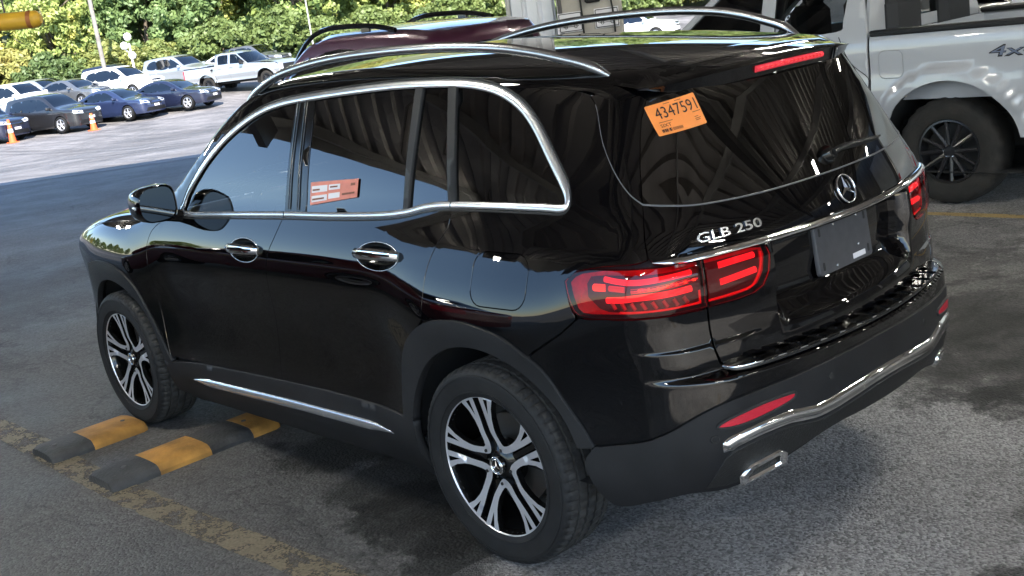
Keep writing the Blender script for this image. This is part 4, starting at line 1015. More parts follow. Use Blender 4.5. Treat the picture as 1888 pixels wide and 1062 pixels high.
tailgate = panel('tailgate', tg, H.side, PN, suv, holes=[inset(np.array(lampI), -.002), inset(np.array(mir(lampI)), -.002)], step=.03, rim=.014, estep=.02, gy=zl)
gtop = [(-.888, 1.552), (-1.0, 1.556), (-1.25, 1.558)]
rg_l = gl[:1]+gl[1:]+[(u, z+.001) for u, z in gbl[1:]]
rgp = inset(rg_l+mir(rg_l)+mir(gtop)+gtop[::-1], .002)
panel('rear_window', rgp, H.side, M['rglass'] if 'rglass' in M else M['pglass'], suv, off=.001, step=.05, rim=.01)
we = seg(dseam)[4:]+gbl[1:]; we = np.array(we+mir(we)); ribbon('edge_highlight', we, H.side, .0055, .0028, M['highlightgrey'], suv, base=-.0005)  # thin grey ribbon painting in the highlight along the glass edge
bt = [(-.250, .778), (-.272, .800), (-.397, .876), (-.452, .918), (-.466, .926), (-.500, .924), (-.565, .927), (-.696, .931), (-.80, .930), (-.862, .927), (-.863, .859), (-.869, .80), (-.880, .760), (-.912, .732), (-.96, .728)]
bl = [(-.462, .512), (-.508, .518), (-.623, .541), (-.705, .577), (-.796, .628), (-.873, .655), (-.976, .666), (-1.109, .672), (-1.3, .682), (UC-.0, .690)]
ixb = [i for i, q in enumerate(aR) if q[0] <= -.25][0]
bu = bt[::-1]+aR[ixb:-1]+seg(bl)[:-1]
bup = inset(bu+mir(bu), .0018)
panel('rear_bumper', bup, H.side, PN, suv, step=.03, rim=.012, estep=.02, gy=zl)
bo = [(-.418, .440), (-.45, .367), (-.50, .315), (-.56, .318), (-.633, .344), (-.75, .372), (-.87, .366), (-1.0, .39), (-1.10, .42), (-1.25, .455), (UC, .47)]
blo = [(-.460, .508)]+[(u, z-.004) for u, z in seg(bl)[1:-1]]
bd = blo[::-1]+[(-.452, .500), (-.425, .470)]+seg(bo)[:-1]
panel('bumper_cladding', np.array(bd+mir(bd)), H.side, M['plastic'], suv, off=.004, step=.04, rim=.03, estep=.025, gy=np.arange(.32, .70, .022))
cl = [(-.852, .498), (-.868, .515), (-.895, .529), (-.965, .541), (-1.04, .545), (-1.075, .5445), (-1.119, .537), (-1.17, .530), (-1.22, .531), (-1.30, .539), (-1.424, .552), (UC, .557)]
cll = seg(cl, 6); clf = np.array(cll+mir(cll)[1:]); nn = len(clf); k = np.arange(nn)
cw = np.minimum(1, np.minimum(k, nn-1-k)/6.+.08)
ribbon('chrome_strip', clf, H.side, .046, .011, M['chrome'], suv, base=.004, taper=cw)
ribbon('chrome_edge', clf-np.array([0, .026]), H.side, .006, .010, M['dplastic'], suv, base=.004, taper=cw)
dfl = [(-.862, .485), (-.90, .512), (-.965, .524), (-1.07, .528), (-1.119, .520), (-1.17, .513), (-1.25, .514), (-1.424, .534), (UC, .54)]
dfb = [(-.80, .385), (-.87, .380), (-1.0, .40), (-1.10, .43), (-1.25, .462), (UC, .478)]
d_ = dfl[:-1][::-1]+dfb[:-1]; panel('diffuser', np.array(d_+mir(d_)), H.side, M['textured'], suv, off=.0065, step=.04, rim=.015, gy=np.arange(.39, .55, .02))
for s in (0, 1):
    f_ = (lambda L: L) if s == 0 else mir
    ex = [(-.905, .372), (-1.065, .400), (-1.06, .436), (-1.035, .450), (-.935, .432), (-.90, .40)]
    exo = panel('exhaust_trim', np.array(f_(ex)), H.side, M['chrome'], suv, off=.016, step=.04, rim=.05, holes=[np.array(f_([(-.925, .383), (-1.045, .404), (-1.04, .432), (-1.025, .438), (-.945, .422), (-.925, .40)]))])
    panel('exhaust_mouth', np.array(f_([(-.920, .381), (-1.05, .402), (-1.045, .434), (-.94, .424)])), H.side, M['dplastic'], suv, off=.006, step=.04, rim=0)
    rf_ = smoothc([(-.838, .582), (-.876, .603), (-.971, .620), (-1.065, .622), (-1.092, .617), (-1.073, .598), (-.967, .580), (-.881, .574)], 4, True)
    panel('rear_reflector', np.array(f_([tuple(q) for q in rf_])), H.side, M['reflector'], suv, off=.007, step=.03, rim=.008)
    ribbon('reflector_seal', np.array(f_([tuple(q) for q in rf_])), H.side, .010, .006, M['dplastic'], suv, closed=True, base=.004)
    pu = f_([(-.830, .545)])[0]; ribbon('parking_sensor', np.array(ell(pu[0], pu[1], .0105, .011, 14)), H.side, .005, .003, M['dplastic'], suv, closed=True, base=.004)
    pu = f_([(-1.24, .625)])[0]; panel('parking_sensor', np.array(ell(pu[0], pu[1], .011, .011, 14)), H.side, M['dplastic'], suv, off=.0055, step=.03, rim=.004)
# loading sill pad with ribs
pad = smoothc([(-.955, .738), (-.985, .728), (-1.06, .722), (-1.3, .724), (UC, .726), *[(2*UC-u, z) for u, z in [(-1.3, .724), (-1.06, .722), (-.985, .728), (-.955, .738)]]], 6)
def shelf(y, x): return None
def padsurf(u, v):
    """u = y across the car, v = 0..1 from the tailgate to the bumper edge"""
    u = np.asarray(u, float); v = np.asarray(v, float); bow = .27*u*u
    x = -.868+bow-.082*v; z = .7345-.004*v+.004*np.sin(np.pi*v); return np.stack([x, u, z], -1), np.broadcast_to(np.array([-.05, 0, 1.])/math.hypot(.05, 1), u.shape+(3,)).copy()
pp = smoothc([(.60, .15), (.63, .55), (.58, .95), (.3, .97), (0, .97), (-.3, .97), (-.58, .95), (-.63, .55), (-.60, .15), (-.3, .10), (0, .10), (.3, .10)], 5, True)
pado = panel('loading_pad', pp, padsurf, M['gplastic'] if 'gplastic' in M else M['gblack'], suv, off=.012, step=.08, rim=.012)
for j in range(13):
    y = -.51+.085*j
    for v0, v1 in ((.20, .45), (.58, .86)): mk('pad_rib', *box((0, 0, 0), (.06 if v0 > .5 else .05, .058, .008), .003), M['gblack'], pado).matrix_local = Matrix.Translation((-.868+.27*y*y-.082*(v0+v1)/2*1.0, y, .7475)) @ Matrix.Rotation(math.atan(-.54*y), 4, 'Z')
ribbon('pad_trim', np.array([q for q in pp]), padsurf, .012, .004, M['chrome'], suv, closed=True, base=.010)
# --- tail lamps
def offs(surf, d): 
    def f(u, v): P, n = surf(u, v); return P+n*d, n
    return f
ins = offs(H.side, -.022)
LH = []
for s in (0, 1):
    f_ = (lambda L: [tuple(q) for q in L]) if s == 0 else (lambda L: mir([tuple(q) for q in L]))
    lamp = panel('tail_light', inset(np.array(f_(lampO)), .002), H.side, M['redlens'], suv, off=.004, step=.04, rim=.010)
    lampi = panel('tail_light', inset(np.array(f_(lampI)), .002), H.side, M['redlens'], suv, off=.004, step=.04, rim=.010)
    for lm, L in ((lamp, lampO), (lampi, lampI)): panel('lamp_housing', inset(np.array(f_(L)), .004), H.side, M['reddark'], lm, off=-.026, step=.05, rim=0)
    panel('lamp_chamber', np.array(f_([(-.50, 1.052), (-.56, 1.058), (-.86, 1.058), (-.86, .945), (-.56, .945), (-.53, .955), (-.49, .99), (-.485, 1.03)])), ins, M['smoke'], lamp, off=.001, step=.05, rim=0)
    panel('lamp_chamber', np.array(f_([(-.872, 1.060), (-1.085, 1.060), (-1.08, 1.0), (-1.04, .948), (-.872, .945)])), ins, M['smoke'], lampi, off=.001, step=.05, rim=0)
    def led(nm, L, w, h, m, par, base=.004): ribbon(nm, np.array(f_(smoothc(L, 6))), ins, w, h, m, par, base=base)
    led('light_guide', [(-.555, 1.046), (-.60, 1.040), (-.66, 1.038), (-.75, 1.042), (-.83, 1.044)], [.006]*6+[.012]*6+[.019]*13 if False else .017, .008, M['led'], lamp)
    led('light_guide', [(-.560, .982), (-.61, .986), (-.66, .992), (-.75, .994), (-.825, .996)], .020, .009, M['led'], lamp)
    led('light_guide', [(-.925, 1.044), (-.98, 1.046), (-1.06, 1.048)], .020, .009, M['led'], lampi)
    led('light_guide', [(-.925, .992), (-.98, .996), (-1.06, 1.002)], .020, .009, M['led'], lampi)
    led('edge_light', [(-.60, .946), (-.70, .947), (-.80, .946), (-.846, .946), (-.850, .955), (-.850, .985)], .006, .005, M['ledlow'], lamp)
    led('edge_light', [(-.880, .944), (-.95, .945), (-1.03, .950), (-1.06, .970), (-1.085, 1.02), (-1.088, 1.052)], .006, .005, M['ledlow'], lampi)
    led('turn_lamp', [(-.515, 1.020), (-.555, 1.020)], .022, .010, M['ledhot'], lamp); led('turn_lamp', [(-.57, 1.019), (-.62, 1.017)], .018, .008, M['ledlow'], lamp)
    for q in range(7): led('lamp_diode', [(-.665+-.028*q, 1.014+.001*q), (-.672-.028*q, 1.014+.001*q)], .008, .006, M['ledhot'], lamp, base=.006)
    led('lamp_bezel', [(-.64, 1.012), (-.70, 1.015), (-.78, 1.018), (-.85, 1.020)], .016, .004, M['chromepink'], lamp, base=.002)
    for q in range(8): led('lamp_fin', [(-.575-.032*q, .976), (-.587-.032*q, .955)], .012, .006, M['finred'], lamp)
# --- number plate bracket
plo = np.array([-.826, 0, .979]); tl_ = .10
PS = flatsurf(plo+np.array([-.010, 0, 0]), (0, -1, 0), (math.sin(tl_), 0, math.cos(tl_)))
pb = panel('plate_bracket', rrect(0, 0, .315, .165, .012), PS, M['bracket'], suv, step=10, rim=.016)
for x in (-.135, .135):
    for z in (-.055, .055): panel('screw_slot', rrect(x, z, .010, .026, .0045), PS, M['dplastic'], pb, off=.0015, step=10, rim=.002)
for x, z in ((-.05, .066), (.09, .066), (.08, -.03), (-.06, -.068)): panel('screw_head', ell(x, z, .004, .004, 10), PS, M['satin'], pb, off=.002, step=10, rim=.003)
lb = panel('small_label', rrect(.075, -.063, .075, .017, .001), PS, M['paper'], pb, off=.0015, step=10, rim=.001)
# --- star badge and lettering
P0, N0 = H.side(np.array([UC]), np.array([1.149])); P0, N0 = P0[0], N0[0]; ey_ = np.array([0, -1., 0]); ez_ = np.cross(N0, ey_); ez_ = -ez_ if ez_[2] < 0 else ez_
BS = flatsurf(P0+N0*.004, ey_, ez_)
def star_badge(R_o, surf, m, parent, th=.006, name='badge'):
    ring = np.array(ell(0, 0, R_o, R_o, 40)); b = ribbon(name, ring, surf, R_o*.12, R_o*.12, m, parent, closed=True, nseg=6)
    X, Nn = surf(np.zeros(1), np.zeros(1)); V = [tuple(X[0]+Nn[0]*R_o*.20)]; Fc = []
    pts = []
    for k in range(6):
        a = R_(90+60*k); r = R_o*.97 if k % 2 == 0 else R_o*.17; pts.append((r*math.cos(a), r*math.sin(a)))
    q = np.array(pts); X, Nn = surf(q[:, 0], q[:, 1]); V += [tuple(v) for v in X+Nn*.0008]
    for k in range(6): Fc.append((0, 1+k, 1+(k+1) % 6))
    f = Fc[0]; fn = np.cross(np.array(V[f[1]])-V[f[0]], np.array(V[f[2]])-V[f[0]])
    if fn@Nn[0] < 0: Fc = [g[::-1] for g in Fc]
    mk('badge_star', V, Fc, m, b if parent == suv else parent, flat=True)
    return b
star_badge(.0465, BS, M['badge'], suv)
lettering('lettering', 'GLB 250', H.side, (-.862, 1.116), (-1, .003/.262), (0, 1), .262, 0.0275, .004, M['badge'], suv, depth=.004, bold=.012)
ctl = [(-.715, 1.088), (-.78, 1.086), (-.864, 1.083), (-1.0, 1.083), (-1.2, 1.083), (-1.4, 1.083), (UC, 1.083)]; ctl = seg(ctl, 5); ctf = np.array(ctl+mir(ctl)[1:]); k_ = np.arange(len(ctf))
ribbon('tailgate_trim', ctf, H.side, .017, .008, M['chrome'], tailgate, base=.001, taper=np.minimum(1, np.minimum(k_, len(ctf)-1-k_)/5.+.1))
# --- rear wiper
P1, N1 = H.side(np.array([UC+.0]), np.array([1.262])); 
wq = np.array([(UC+.02, 1.262), (UC-.05, 1.268), (UC-.15, 1.264), (UC-.25, 1.259), (UC-.34, 1.256)]); X, Nn = H.side(wq[:, 0], wq[:, 1])
wp = mk('rear_wiper', *tube(X+Nn*np.array([[.026], [.030], [.026], [.020], [.014]]), [.014, .013, .011, .009, .006], 8, flat=.7), M['plastic'], suv)
mk('wiper_pivot', *xf(lathe([(0, .030), (.020, .028), (.030, .012), (.031, 0)], 18, 'z'), mat4=Matrix.Translation(Vector(X[0]-Nn[0]*.001)) @ Vector(Nn[0]).to_track_quat('Z', 'X').to_matrix().to_4x4()), M['gblack'], wp)
mk('wiper_blade', *tube(X[1:]+Nn[1:]*.007+np.array([0, 0, -.004]), .0055, 6), M['dplastic'], wp)
# --- spoiler with high brake lamp
ys = np.linspace(-.565, .565, 45); V = []; rows = 9
def spx(y): return -.700+.42*y*y
def spz(y): return 1.591-.09*y*y
for y in ys:
    e = 1-(abs(y)/.57)**5; Pt, _ = H.top(np.array([-.40, -.50]), np.array([y, y])); x0, z0 = spx(y), spz(y); th = .046*e+.003
    xm = min(-.50, -.47); V += [(-.40, y, Pt[0, 2]-.004), (-.50, y, max(Pt[1, 2]+.002, z0+.006*e)), (x0+.035, y, z0+.006*e), (x0+.008, y, z0+.001), (x0, y, z0-.006*e-.001), (x0+.002, y, z0-.012*e-.002), (x0+.010, y, z0-th), (x0+.022, y, z0-th-.006*e), (x0+.13*e+.03, y, z0-th+.012*e)]
n_ = len(ys)
Fc = [(i*rows+k, i*rows+k+1, (i+1)*rows+k+1, (i+1)*rows+k) for i in range(n_-1) for k in range(rows-1)]+[tuple(range(rows))[::-1], tuple((n_-1)*rows+k for k in range(rows))]
sp = mk('roof_spoiler', V, Fc, PN, suv, sharp=40)
yb = np.linspace(-.19, .19, 21); pts = [(spx(y)+.004, y, spz(y)-.025) for y in yb]
mk('high_brake_light', *tube(pts, .0105, 8, flat=1.0), M['reflector_lit'], sp)
for y in np.linspace(-.17, .17, 15): mk('brake_diode', *tube([(spx(y)-.0055, y-.007, spz(y)-.025), (spx(y)-.0055, y+.007, spz(y)-.025)], .0040, 5), M['ledlow'], sp)
cu_ = [-.40, -.50, -.62, -.75, -.88, -1.0, -1.2, -1.4]; cp = [(u, float(zb2(np.array(u)))+.006) for u in cu_]+[(UC, 1.551)]
cl_ = [(-.40, 1.53), (-.50, 1.51), (-.62, 1.505), (-.75, 1.51), (-.88, 1.525), (-1.0, 1.53), (-1.2, 1.535), (-1.4, 1.535)]
cpp = cp[:-1][::-1]+cl_; panel('spoiler_base', np.array(cpp[::-1]+mir(cpp[::-1])) if False else np.array([*cl_, *mir(cl_), *[(2*UC-u, z) for u, z in cp[:-1]], *cp[:-1][::-1]]), H.side, M['gblack'], suv, off=-.005, step=.05, rim=0)
# --- roof rails
rx_ = np.array([1.70, 1.60, 1.50, 1.32, 1.0, .64, .30, .05, -.10, -.22, -.31, -.385]); ryy = np.array([.615, .622, .627, .633, .637, .634, .622, .602, .582, .562, .546, .530])
rzz = np.array([1.600, 1.655, 1.695, 1.742, 1.777, 1.786, 1.778, 1.757, 1.731, 1.700, 1.672, 1.632])
rp = smoothc(np.stack([rx_, ryy, rzz], -1), 5)
for s in (1, -1):
    k = np.linspace(0, 1, len(rp)); r = .0145*np.ones(len(rp)); r[:6] = np.linspace(.006, .0145, 6); r[-5:] = np.linspace(.0145, .007, 5)
    mk('roof_rail', *tube(rp*[1, s, 1]-np.array([0, 0, .028]), r*1.08, 12, flat=1.15), M['railmetal'], suv)
# --- tow-eye cover on the bumper
panel('tow_eye_cover', ell(-.56, .652, .013, .017, 16), H.side, PN, suv, off=.002, step=.03, rim=.003)
# --- door mirrors
for s in (1, -1):
    cx, cy, cz = 2.05, .950, 1.218
    rows_ = []; n = 24
    for dx, k in ((-.035, .93), (-.036, .97), (-.02, 1.0), (.03, 1.0), (.08, .93), (.12, .78), (.145, .5), (.15, .1)):
        for j in range(n):
            a = 2*math.pi*j/n; ca, sa = math.cos(a), math.sin(a); p = 2/3.2
            yy = .092*k*np.sign(ca)*abs(ca)**p; zz_ = .084*k*np.sign(sa)*abs(sa)**p*(1-.12*np.sign(ca)*abs(ca)); rows_.append((cx+dx+.25*max(0, yy)*0-.10*yy*0, s*(cy+yy), cz+zz_+.12*yy*0))
    Fc = [(i*n+j, i*n+(j+1) % n, (i+1)*n+(j+1) % n, (i+1)*n+j) for i in range(7) for j in range(n)]
    mb = mk('side_mirror', rows_, Fc if s < 0 else [f[::-1] for f in Fc], PN, suv, sharp=50)
    gv = [(cx-.030, s*(cy+.083*np.sign(math.cos(a))*abs(math.cos(a))**.62), cz+.075*np.sign(math.sin(a))*abs(math.sin(a))**.62) for a in np.linspace(0, 2*math.pi, 25)[:-1]]
    mk('mirror_glass', gv, [tuple(range(24))] if s < 0 else [tuple(range(24))[::-1]], M['mirrorglass'], mb, flat=True)
    mk('mirror_arm', *tube([(cx-.01, s*.82, 1.135), (cx+.01, s*.88, 1.150), (cx+.03, s*.93, 1.165)], [.030, .028, .03], 8), M['gblack'], mb)
    mk('turn_signal', *tube([(cx+.10, s*(cy-.02), 1.222), (cx+.06, s*(cy+.08), 1.218), (cx+.0, s*(cy+.094), 1.215)], .007, 6), M['headlamp'], mb)
# --- papers on the glass
stk = [(-.775, 1.506), (-1.075, 1.528), (-1.075, 1.436), (-.820, 1.420)]
def quadsurf(q, surf, off):
    q = np.array(q, float)
    def f(a, b):
        a = np.asarray(a, float); b = np.asarray(b, float)
        w = ((1-a)*(1-b))[..., None]*q[3]+(a*(1-b))[..., None]*q[2]+(a*b)[..., None]*q[1]+((1-a)*b)[..., None]*q[0]
        P, n = surf(w[..., 0], w[..., 1]); return P+n*off, n
    return f
QS = quadsurf(stk, H.side, .004)
stp = panel('rear_sticker', rrect(.5, .5, 1, 1, .03), QS, M['sticker'], suv, step=.12, rim=.0015, estep=.1)
stp['label'] = 'orange stock sticker with large black number'
lettering('lettering', '4347591', QS, (.13, .50), (1, 0), (0, 1), .82, .36, .001, M['ink'], stp)
lettering('lettering', 'SIXT', QS, (.12, .23), (1, 0), (0, 1), .20, .10, .001, M['ink'], stp)
lettering('small_print', 'site number', QS, (.12, .38), (1, 0), (0, 1), .30, .05, .001, M['inkbrown'], stp) if False else None
for j, (x, w) in enumerate([(.10, .012), (.118, .02), (.145, .008), (.16, .018), (.185, .02), (.21, .008), (.235, .006), (.245, .03), (.285, .006)]): panel('barcode_bar', [(x, .07), (x+w, .07), (x+w, .17), (x, .17)], QS, M['ink'], stp, off=.001, step=2, rim=0, estep=2)
for j in range(14): panel('barcode_bar', [(.31+.014*j, .07), (.31+.014*j+.007, .07), (.31+.014*j+.007, .16), (.31+.014*j, .16)], QS, M['inkbrown'], stp, off=.001, step=2, rim=0, estep=2)
for x, y, w in ((.12, .385, .26), (.35, .92, .35), (.80, .43, .17), (.80, .28, .08), (.80, .22, .12), (.80, .17, .10)): panel('small_print', [(x, y), (x+w, y), (x+w, y+.018), (x, y+.018)], QS, M['inkbrown'], stp, off=.001, step=2, rim=0, estep=2)
nt_ = [(1.003, 1.300), (.690, 1.318), (.692, 1.252), (1.000, 1.215)]
NS = quadsurf(nt_, H.side, .0)
nts = panel('window_notice', rrect(.5, .5, 1, 1, .02), NS, M['salmon'], suv, off=-.002, step=.2, rim=.001, estep=.2); nts['label'] = 'salmon paper notice on the rear door window'
for x, y, w, h in ((.03, .52, .34, .30), (.40, .56, .24, .26), (.03, .10, .34, .28), (.40, .14, .24, .26)): panel('notice_box', [(x, y), (x+w, y), (x+w, y+h), (x, y+h)], NS, M['paper'], nts, off=-.001, step=2, rim=0, estep=2)
for x, y, w, h in ((.05, .60, .16, .08), (.43, .66, .16, .08), (.05, .18, .26, .08), (.69, .22, .26, .10), (.86, .66, .09, .14)): panel('notice_print', [(x, y), (x+w, y), (x+w, y+h), (x, y+h)], NS, M['inkbrown'], nts, off=-.0004, step=2, rim=0, estep=2)
# --- inner shell closing the gaps, wheel wells, cabin
shl = [(3.9, .30), (3.9, .80), (3.4, .95), (2.6, 1.03), (2.2, 1.10), (.1, 1.19), (-.3, 1.22), (-.75, 1.20), (UC, 1.19)]
shb = [(UC, .46), (-1.0, .46), (-.72, .42), (-.56, .37), *circ_in(0, 180, 0, 20, .455), (.47, .26), (2.36, .26), *circ_in(2.829, 180, 0, 20, .455), (3.34, .30)]
sh_ = shl[:-1][::-1]; poly = [*shl[::-1], *[]]; poly = shl[::-1][1:]+[]; 
pl_ = shl[:-1]+[(UC+.001, 1.19), (UC+.001, .50)]+shb[1:]
panel('inner_shell', np.array(pl_), H.side, M['dplastic'], suv, off=-.045, step=.07, rim=0, both=True, gy=np.concatenate([np.arange(.3, .70, .06), np.arange(.70, .76, .01), np.arange(.80, 1.2, .05)]))
for cx in (0, 2.829):
    for s in (1, -1):
        V, Fc = lathe([(.45, .86), (.45, .50), (.06, .50)], 40); V = np.array(V)+[cx, 0, .372]; V[:, 2] = np.maximum(V[:, 2], .37); V[:, 1] *= s
        mk('wheel_well', V, Fc if s < 0 else [f[::-1] for f in Fc], M['liner'], suv)
mk('underbody', *box((1.45, 0, .30), (3.9, 1.0, .16), .03), M['dplastic'], suv)
mk('cabin_floor', *box((1.2, 0, .52), (3.2, 1.5, .06)), M['cabin'], suv)
mk('dashboard', *box((2.20, 0, .98), (.5, 1.5, .28), .08), M['cabin'], suv)
mk('headliner', *box((.65, 0, 1.595), (1.6, 1.05, .02)), M['cabinlight'], suv)
for x in (1.35, .45):
    for y in (.38, -.38):
        se = mk('seat', *box((x, y, .78), (.52, .50, .22), .07), M['cabin'], suv); 
        v, f = box((0, 0, .30), (.16, .50, .64), .06); mk('backrest', *xf((v, f), mat4=Matrix.Translation((x-.26, y, .82)) @ Matrix.Rotation(-.25, 4, 'Y')), M['cabin'], se); mk('headrest', *box((x-.44, y, 1.47), (.10, .27, .17), .045), M['cabin'], se)
sw = mk('steering_wheel', *xf(tube([(0, .18*math.cos(a), .18*math.sin(a)) for a in np.linspace(0, 2*math.pi, 33)[:-1]], .016, 8, closed=True), mat4=Matrix.Translation((1.88, .38, 1.05)) @ Matrix.Rotation(.4, 4, 'Y')), M['cabin'], suv); mk('wheel_hub', *box((1.89, .38, 1.05), (.06, .14, .10), .02), M['cabin'], sw)
# --- wheels
TR = .3585
def tyre():
    prof = [(.243, -.085, 0), (.250, -.103, 0), (.268, -.1105, 0), (.2685, -.1135, 0), (.272, -.1140, 0), (.2725, -.1118, 0), (.300, -.1155, 0), (.322, -.1150, 0), (.3225, -.1175, 0), (.330, -.1165, 0), (.3305, -.1125, 0), (.338, -.110, 0), (.3475, -.103, 1), (.353, -.094, 1), (.3565, -.082, 2)]
    gro = (-.062, -.021, .021, .062); y0 = -.082
    half = [(.3565, -.078, 2), (.357, -.0665, 2), (.349, -.0655, 0), (.349, -.0565, 0), (.3578, -.0555, 3), (.3583, -.0265, 3), (.350, -.0255, 0), (.350, -.0160, 0), (.3585, -.0150, 3)]
    pf = prof+half; pf = pf+[(r, -y, k) for r, y, k in pf[::-1]]
    n = 252; V = []; m = len(pf)
    for k in range(n):
        for r, y, kd in pf:
            a = 2*math.pi*(k+(.9*abs(y)/.04 if kd else 0)*.0)/n; d = 0
            if kd in (1, 2) and k % 4 == 0: d = .006
            if kd == 3 and (k+2) % 4 == 0: d = .0035
            V.append(((r-d)*math.cos(a), y, (r-d)*math.sin(a)))
    return V, [(k*m+i, k*m+(i+1) % m, ((k+1) % n)*m+(i+1) % m, ((k+1) % n)*m+i) for k in range(n) for i in range(m)]
def pol(L): return [(r*math.cos(R_(a)), r*math.sin(R_(a))) for r, a in L]
def wheelface(x, z):
    """machined face: slightly dished towards the hub; outward = +y"""
    x = np.asarray(x, float); z = np.asarray(z, float); r = np.hypot(x, z); y = .085+.016*(r/.25)**2-.010*(1-ss(r, .06, .14)); e = np.maximum(r, 1e-6); dy = 2*.016*r/.0625
    n = np.stack([-dy*x/e, np.ones_like(x), -dy*z/e], -1); return np.stack([x, y, z], -1), n/np.linalg.norm(n, axis=-1, keepdims=True)
arm_s = [(.052, 0), (.056, 10), (.066, 18), (.085, 24.2), (.12, 28.7), (.18, 31.4), (.2485, 32.4)]
arm_o = [(.2485, 16.6), (.21, 19.6), (.17, 20.6), (.14, 19.4), (.118, 16.5), (.097, 10.8), (.085, 4.5), (.083, 0)]
notch = [(.186, 25.6), (.2425, 22.6), (.2425, 27.2)]
def vee(th):
    P = pol([(r, th+a) for r, a in arm_s])+pol([(r, th+a) for r, a in np.array([(.2487, q) for q in np.linspace(32.6, 18, 6)][1:-1])])+pol([(r, th+a) for r, a in arm_o])+pol([(r, th-a) for r, a in arm_o[::-1][1:]])+pol([(.2487, th-q) for q in np.linspace(18, 32.6, 6)[1:-1]])+pol([(r, th-a) for r, a in arm_s[::-1][:-1]])
    return P, [pol([(r, th+a) for r, a in notch]), pol([(r, th-a) for r, a in notch])]
WM = {}
def make_wheel(cx, s, spin):
    w = empty('wheel', (cx, s*.803, .3585), 0 if s > 0 else math.pi); w.parent = suv
    h = empty('x'); bpy.data.objects.remove(h)
    if not WM:
        WM['tyre'] = mk('tyre', *tyre(), M['rubber'], w, sharp=30).data; me_ = WM['tyre']; me_.materials.append(M['tread'])
        for p_ in me_.polygons:
            c_ = p_.center
            if math.hypot(c_.x, c_.z) > .3475 and abs(c_.y) < .098: p_.material_index = 1
        for k in range(5):
            P, Hs = vee(79+36+72*k); o = panel('spoke', P, wheelface, M['alloy'], w, holes=Hs, step=.03, estep=.012, rim=.022, rn=.15, rimmat=M['gblack']); WM['spoke%d' % k] = o.data
        WM['rim_lip'] = mk('rim_lip', *lathe([(.2590, .088), (.2600, .098), (.2575, .1035), (.2500, .1030), (.2470, .0985)], 72), M['alloy'], w).data
        WM['rim_barrel'] = mk('rim_barrel', *lathe([(.2600, .098), (.2475, .098), (.240, .075), (.232, -.02), (.236, -.09)], 56), M['gblack'], w).data
        WM['hub'] = mk('hub', *lathe([(0, .078), (.034, .077), (.048, .072), (.075, .055), (.080, .02)], 32), M['gblack'], w).data
        pk = []
        for k in range(5):
            v, f = box((.16, .055, 0), (.17, .03, .030), .006); a = R_(79+72*k); v = np.array(v); pk.append((np.stack([v[:, 0]*math.cos(a)-v[:, 2]*math.sin(a), v[:, 1], v[:, 0]*math.sin(a)+v[:, 2]*math.cos(a)], -1), f))
        WM['spoke_back'] = mk('spoke_back', *merge(*pk), M['gblack'], w).data
        WM['brake_disc'] = mk('brake_disc', *lathe([(.05, .0), (.160, .0), (.162, -.01), (.162, -.03)], 48), M['disc'], w).data
        WM['brake_shield'] = mk('brake_shield', *lathe([(.0, -.05), (.23, -.05)], 32), M['dplastic'], w).data
        WM['hub_cap'] = mk('hub_cap', *lathe([(0, .0905), (.024, .0900), (.030, .0875), (.0335, .080)], 28), M['gblack'], w).data
        cs_ = flatsurf((0, .0915, 0), (-1, 0, 0), (0, 0, 1)); ring = np.array(ell(0, 0, .0295, .0295, 28)); WM['cap_ring'] = ribbon('cap_ring', ring, cs_, .006, .003, M['chrome'], w, closed=True).data
        st = star_badge(.023, cs_, M['chrome'], w, name='cap_badge'); WM['cap_badge'] = st.data; WM['badge_star'] = [c for c in w.children if c.name.startswith('badge_star')][0].data
        lb_ = merge(*[xf(lathe([(0, .090), (.006, .090), (.0065, .086)], 8), (.0655*math.cos(R_(a)), 0, .0655*math.sin(R_(a)))) for a in 79+36+72*np.arange(5)]); WM['wheel_bolts'] = mk('wheel_bolts', *lb_, M['dplastic'], w).data
    else:
        for nm, me in WM.items(): link('spoke' if nm.startswith('spoke') and nm[-1].isdigit() else nm, me, w)
    w.rotation_euler = (0, spin, 0) if s > 0 else (0, spin, math.pi)
    return w
for cx, s, sp_ in ((0, 1, 0), (2.829, 1, R_(-8)), (0, -1, .4), (2.829, -1, .9)): make_wheel(cx, s, sp_)
# ------------------------------------------------------------------ parked vehicles around
BAR_A, BAR_B = (10.70, -2.17, 2.48), (12.4, -.2, 2.60)
POST = (7.58, -6.96, 0); BOARD = (6.98, -7.40, 0)
CONES = ((47.15, -14.27), (45.7, -17.25)); POLES = ((61.2, -25.15), (56.9, -24.9), (53.8, -34.5))
make_truck((1.10, -5.72, 0), 0, 'light grey pickup with 4x4 decal and black wheels at right', PC['pickup grey'])
bs = make_vehicle('suv', SUVP, PC['burgundy'], (6.40, -3.60, 0), 0, 'dark burgundy SUV with black roof rails just beyond the black one', None, 'parked_suv', roofrack=True); bs.scale = (.86, .98, 1.085)
HD = R_(201)
sv = make_vehicle('suv', SUVP, PC['black'], gp(48.5, -16.7), HD, 'black SUV parked beside the two orange cones', 'cars in the far lot', 'parked_suv')
sd = make_vehicle('sedan', SEDP, PC['blue'], gp(48.2, -19.6), HD+.03, 'bright blue sedan right of the black SUV in the far row', 'cars in the far lot', 'parked_sedan')
copy_vehicle(sd, gp(47.6, -22.1), HD+.12, 'navy sedan with pale bumper between blue sedan and silver pickup', 'cars in the far lot', PC['navy'])
copy_vehicle(sv, gp(49.6, -13.9), HD-.02, 'dark navy SUV cut off by the left picture edge', 'cars in the far lot', PC['navy'])
tk = make_truck((50.4, -26.2, float(gz(50, -26))), HD+.02, 'silver pickup in the far row just before the black SUV roof', PC['silver'], False, 'cars in the far lot')
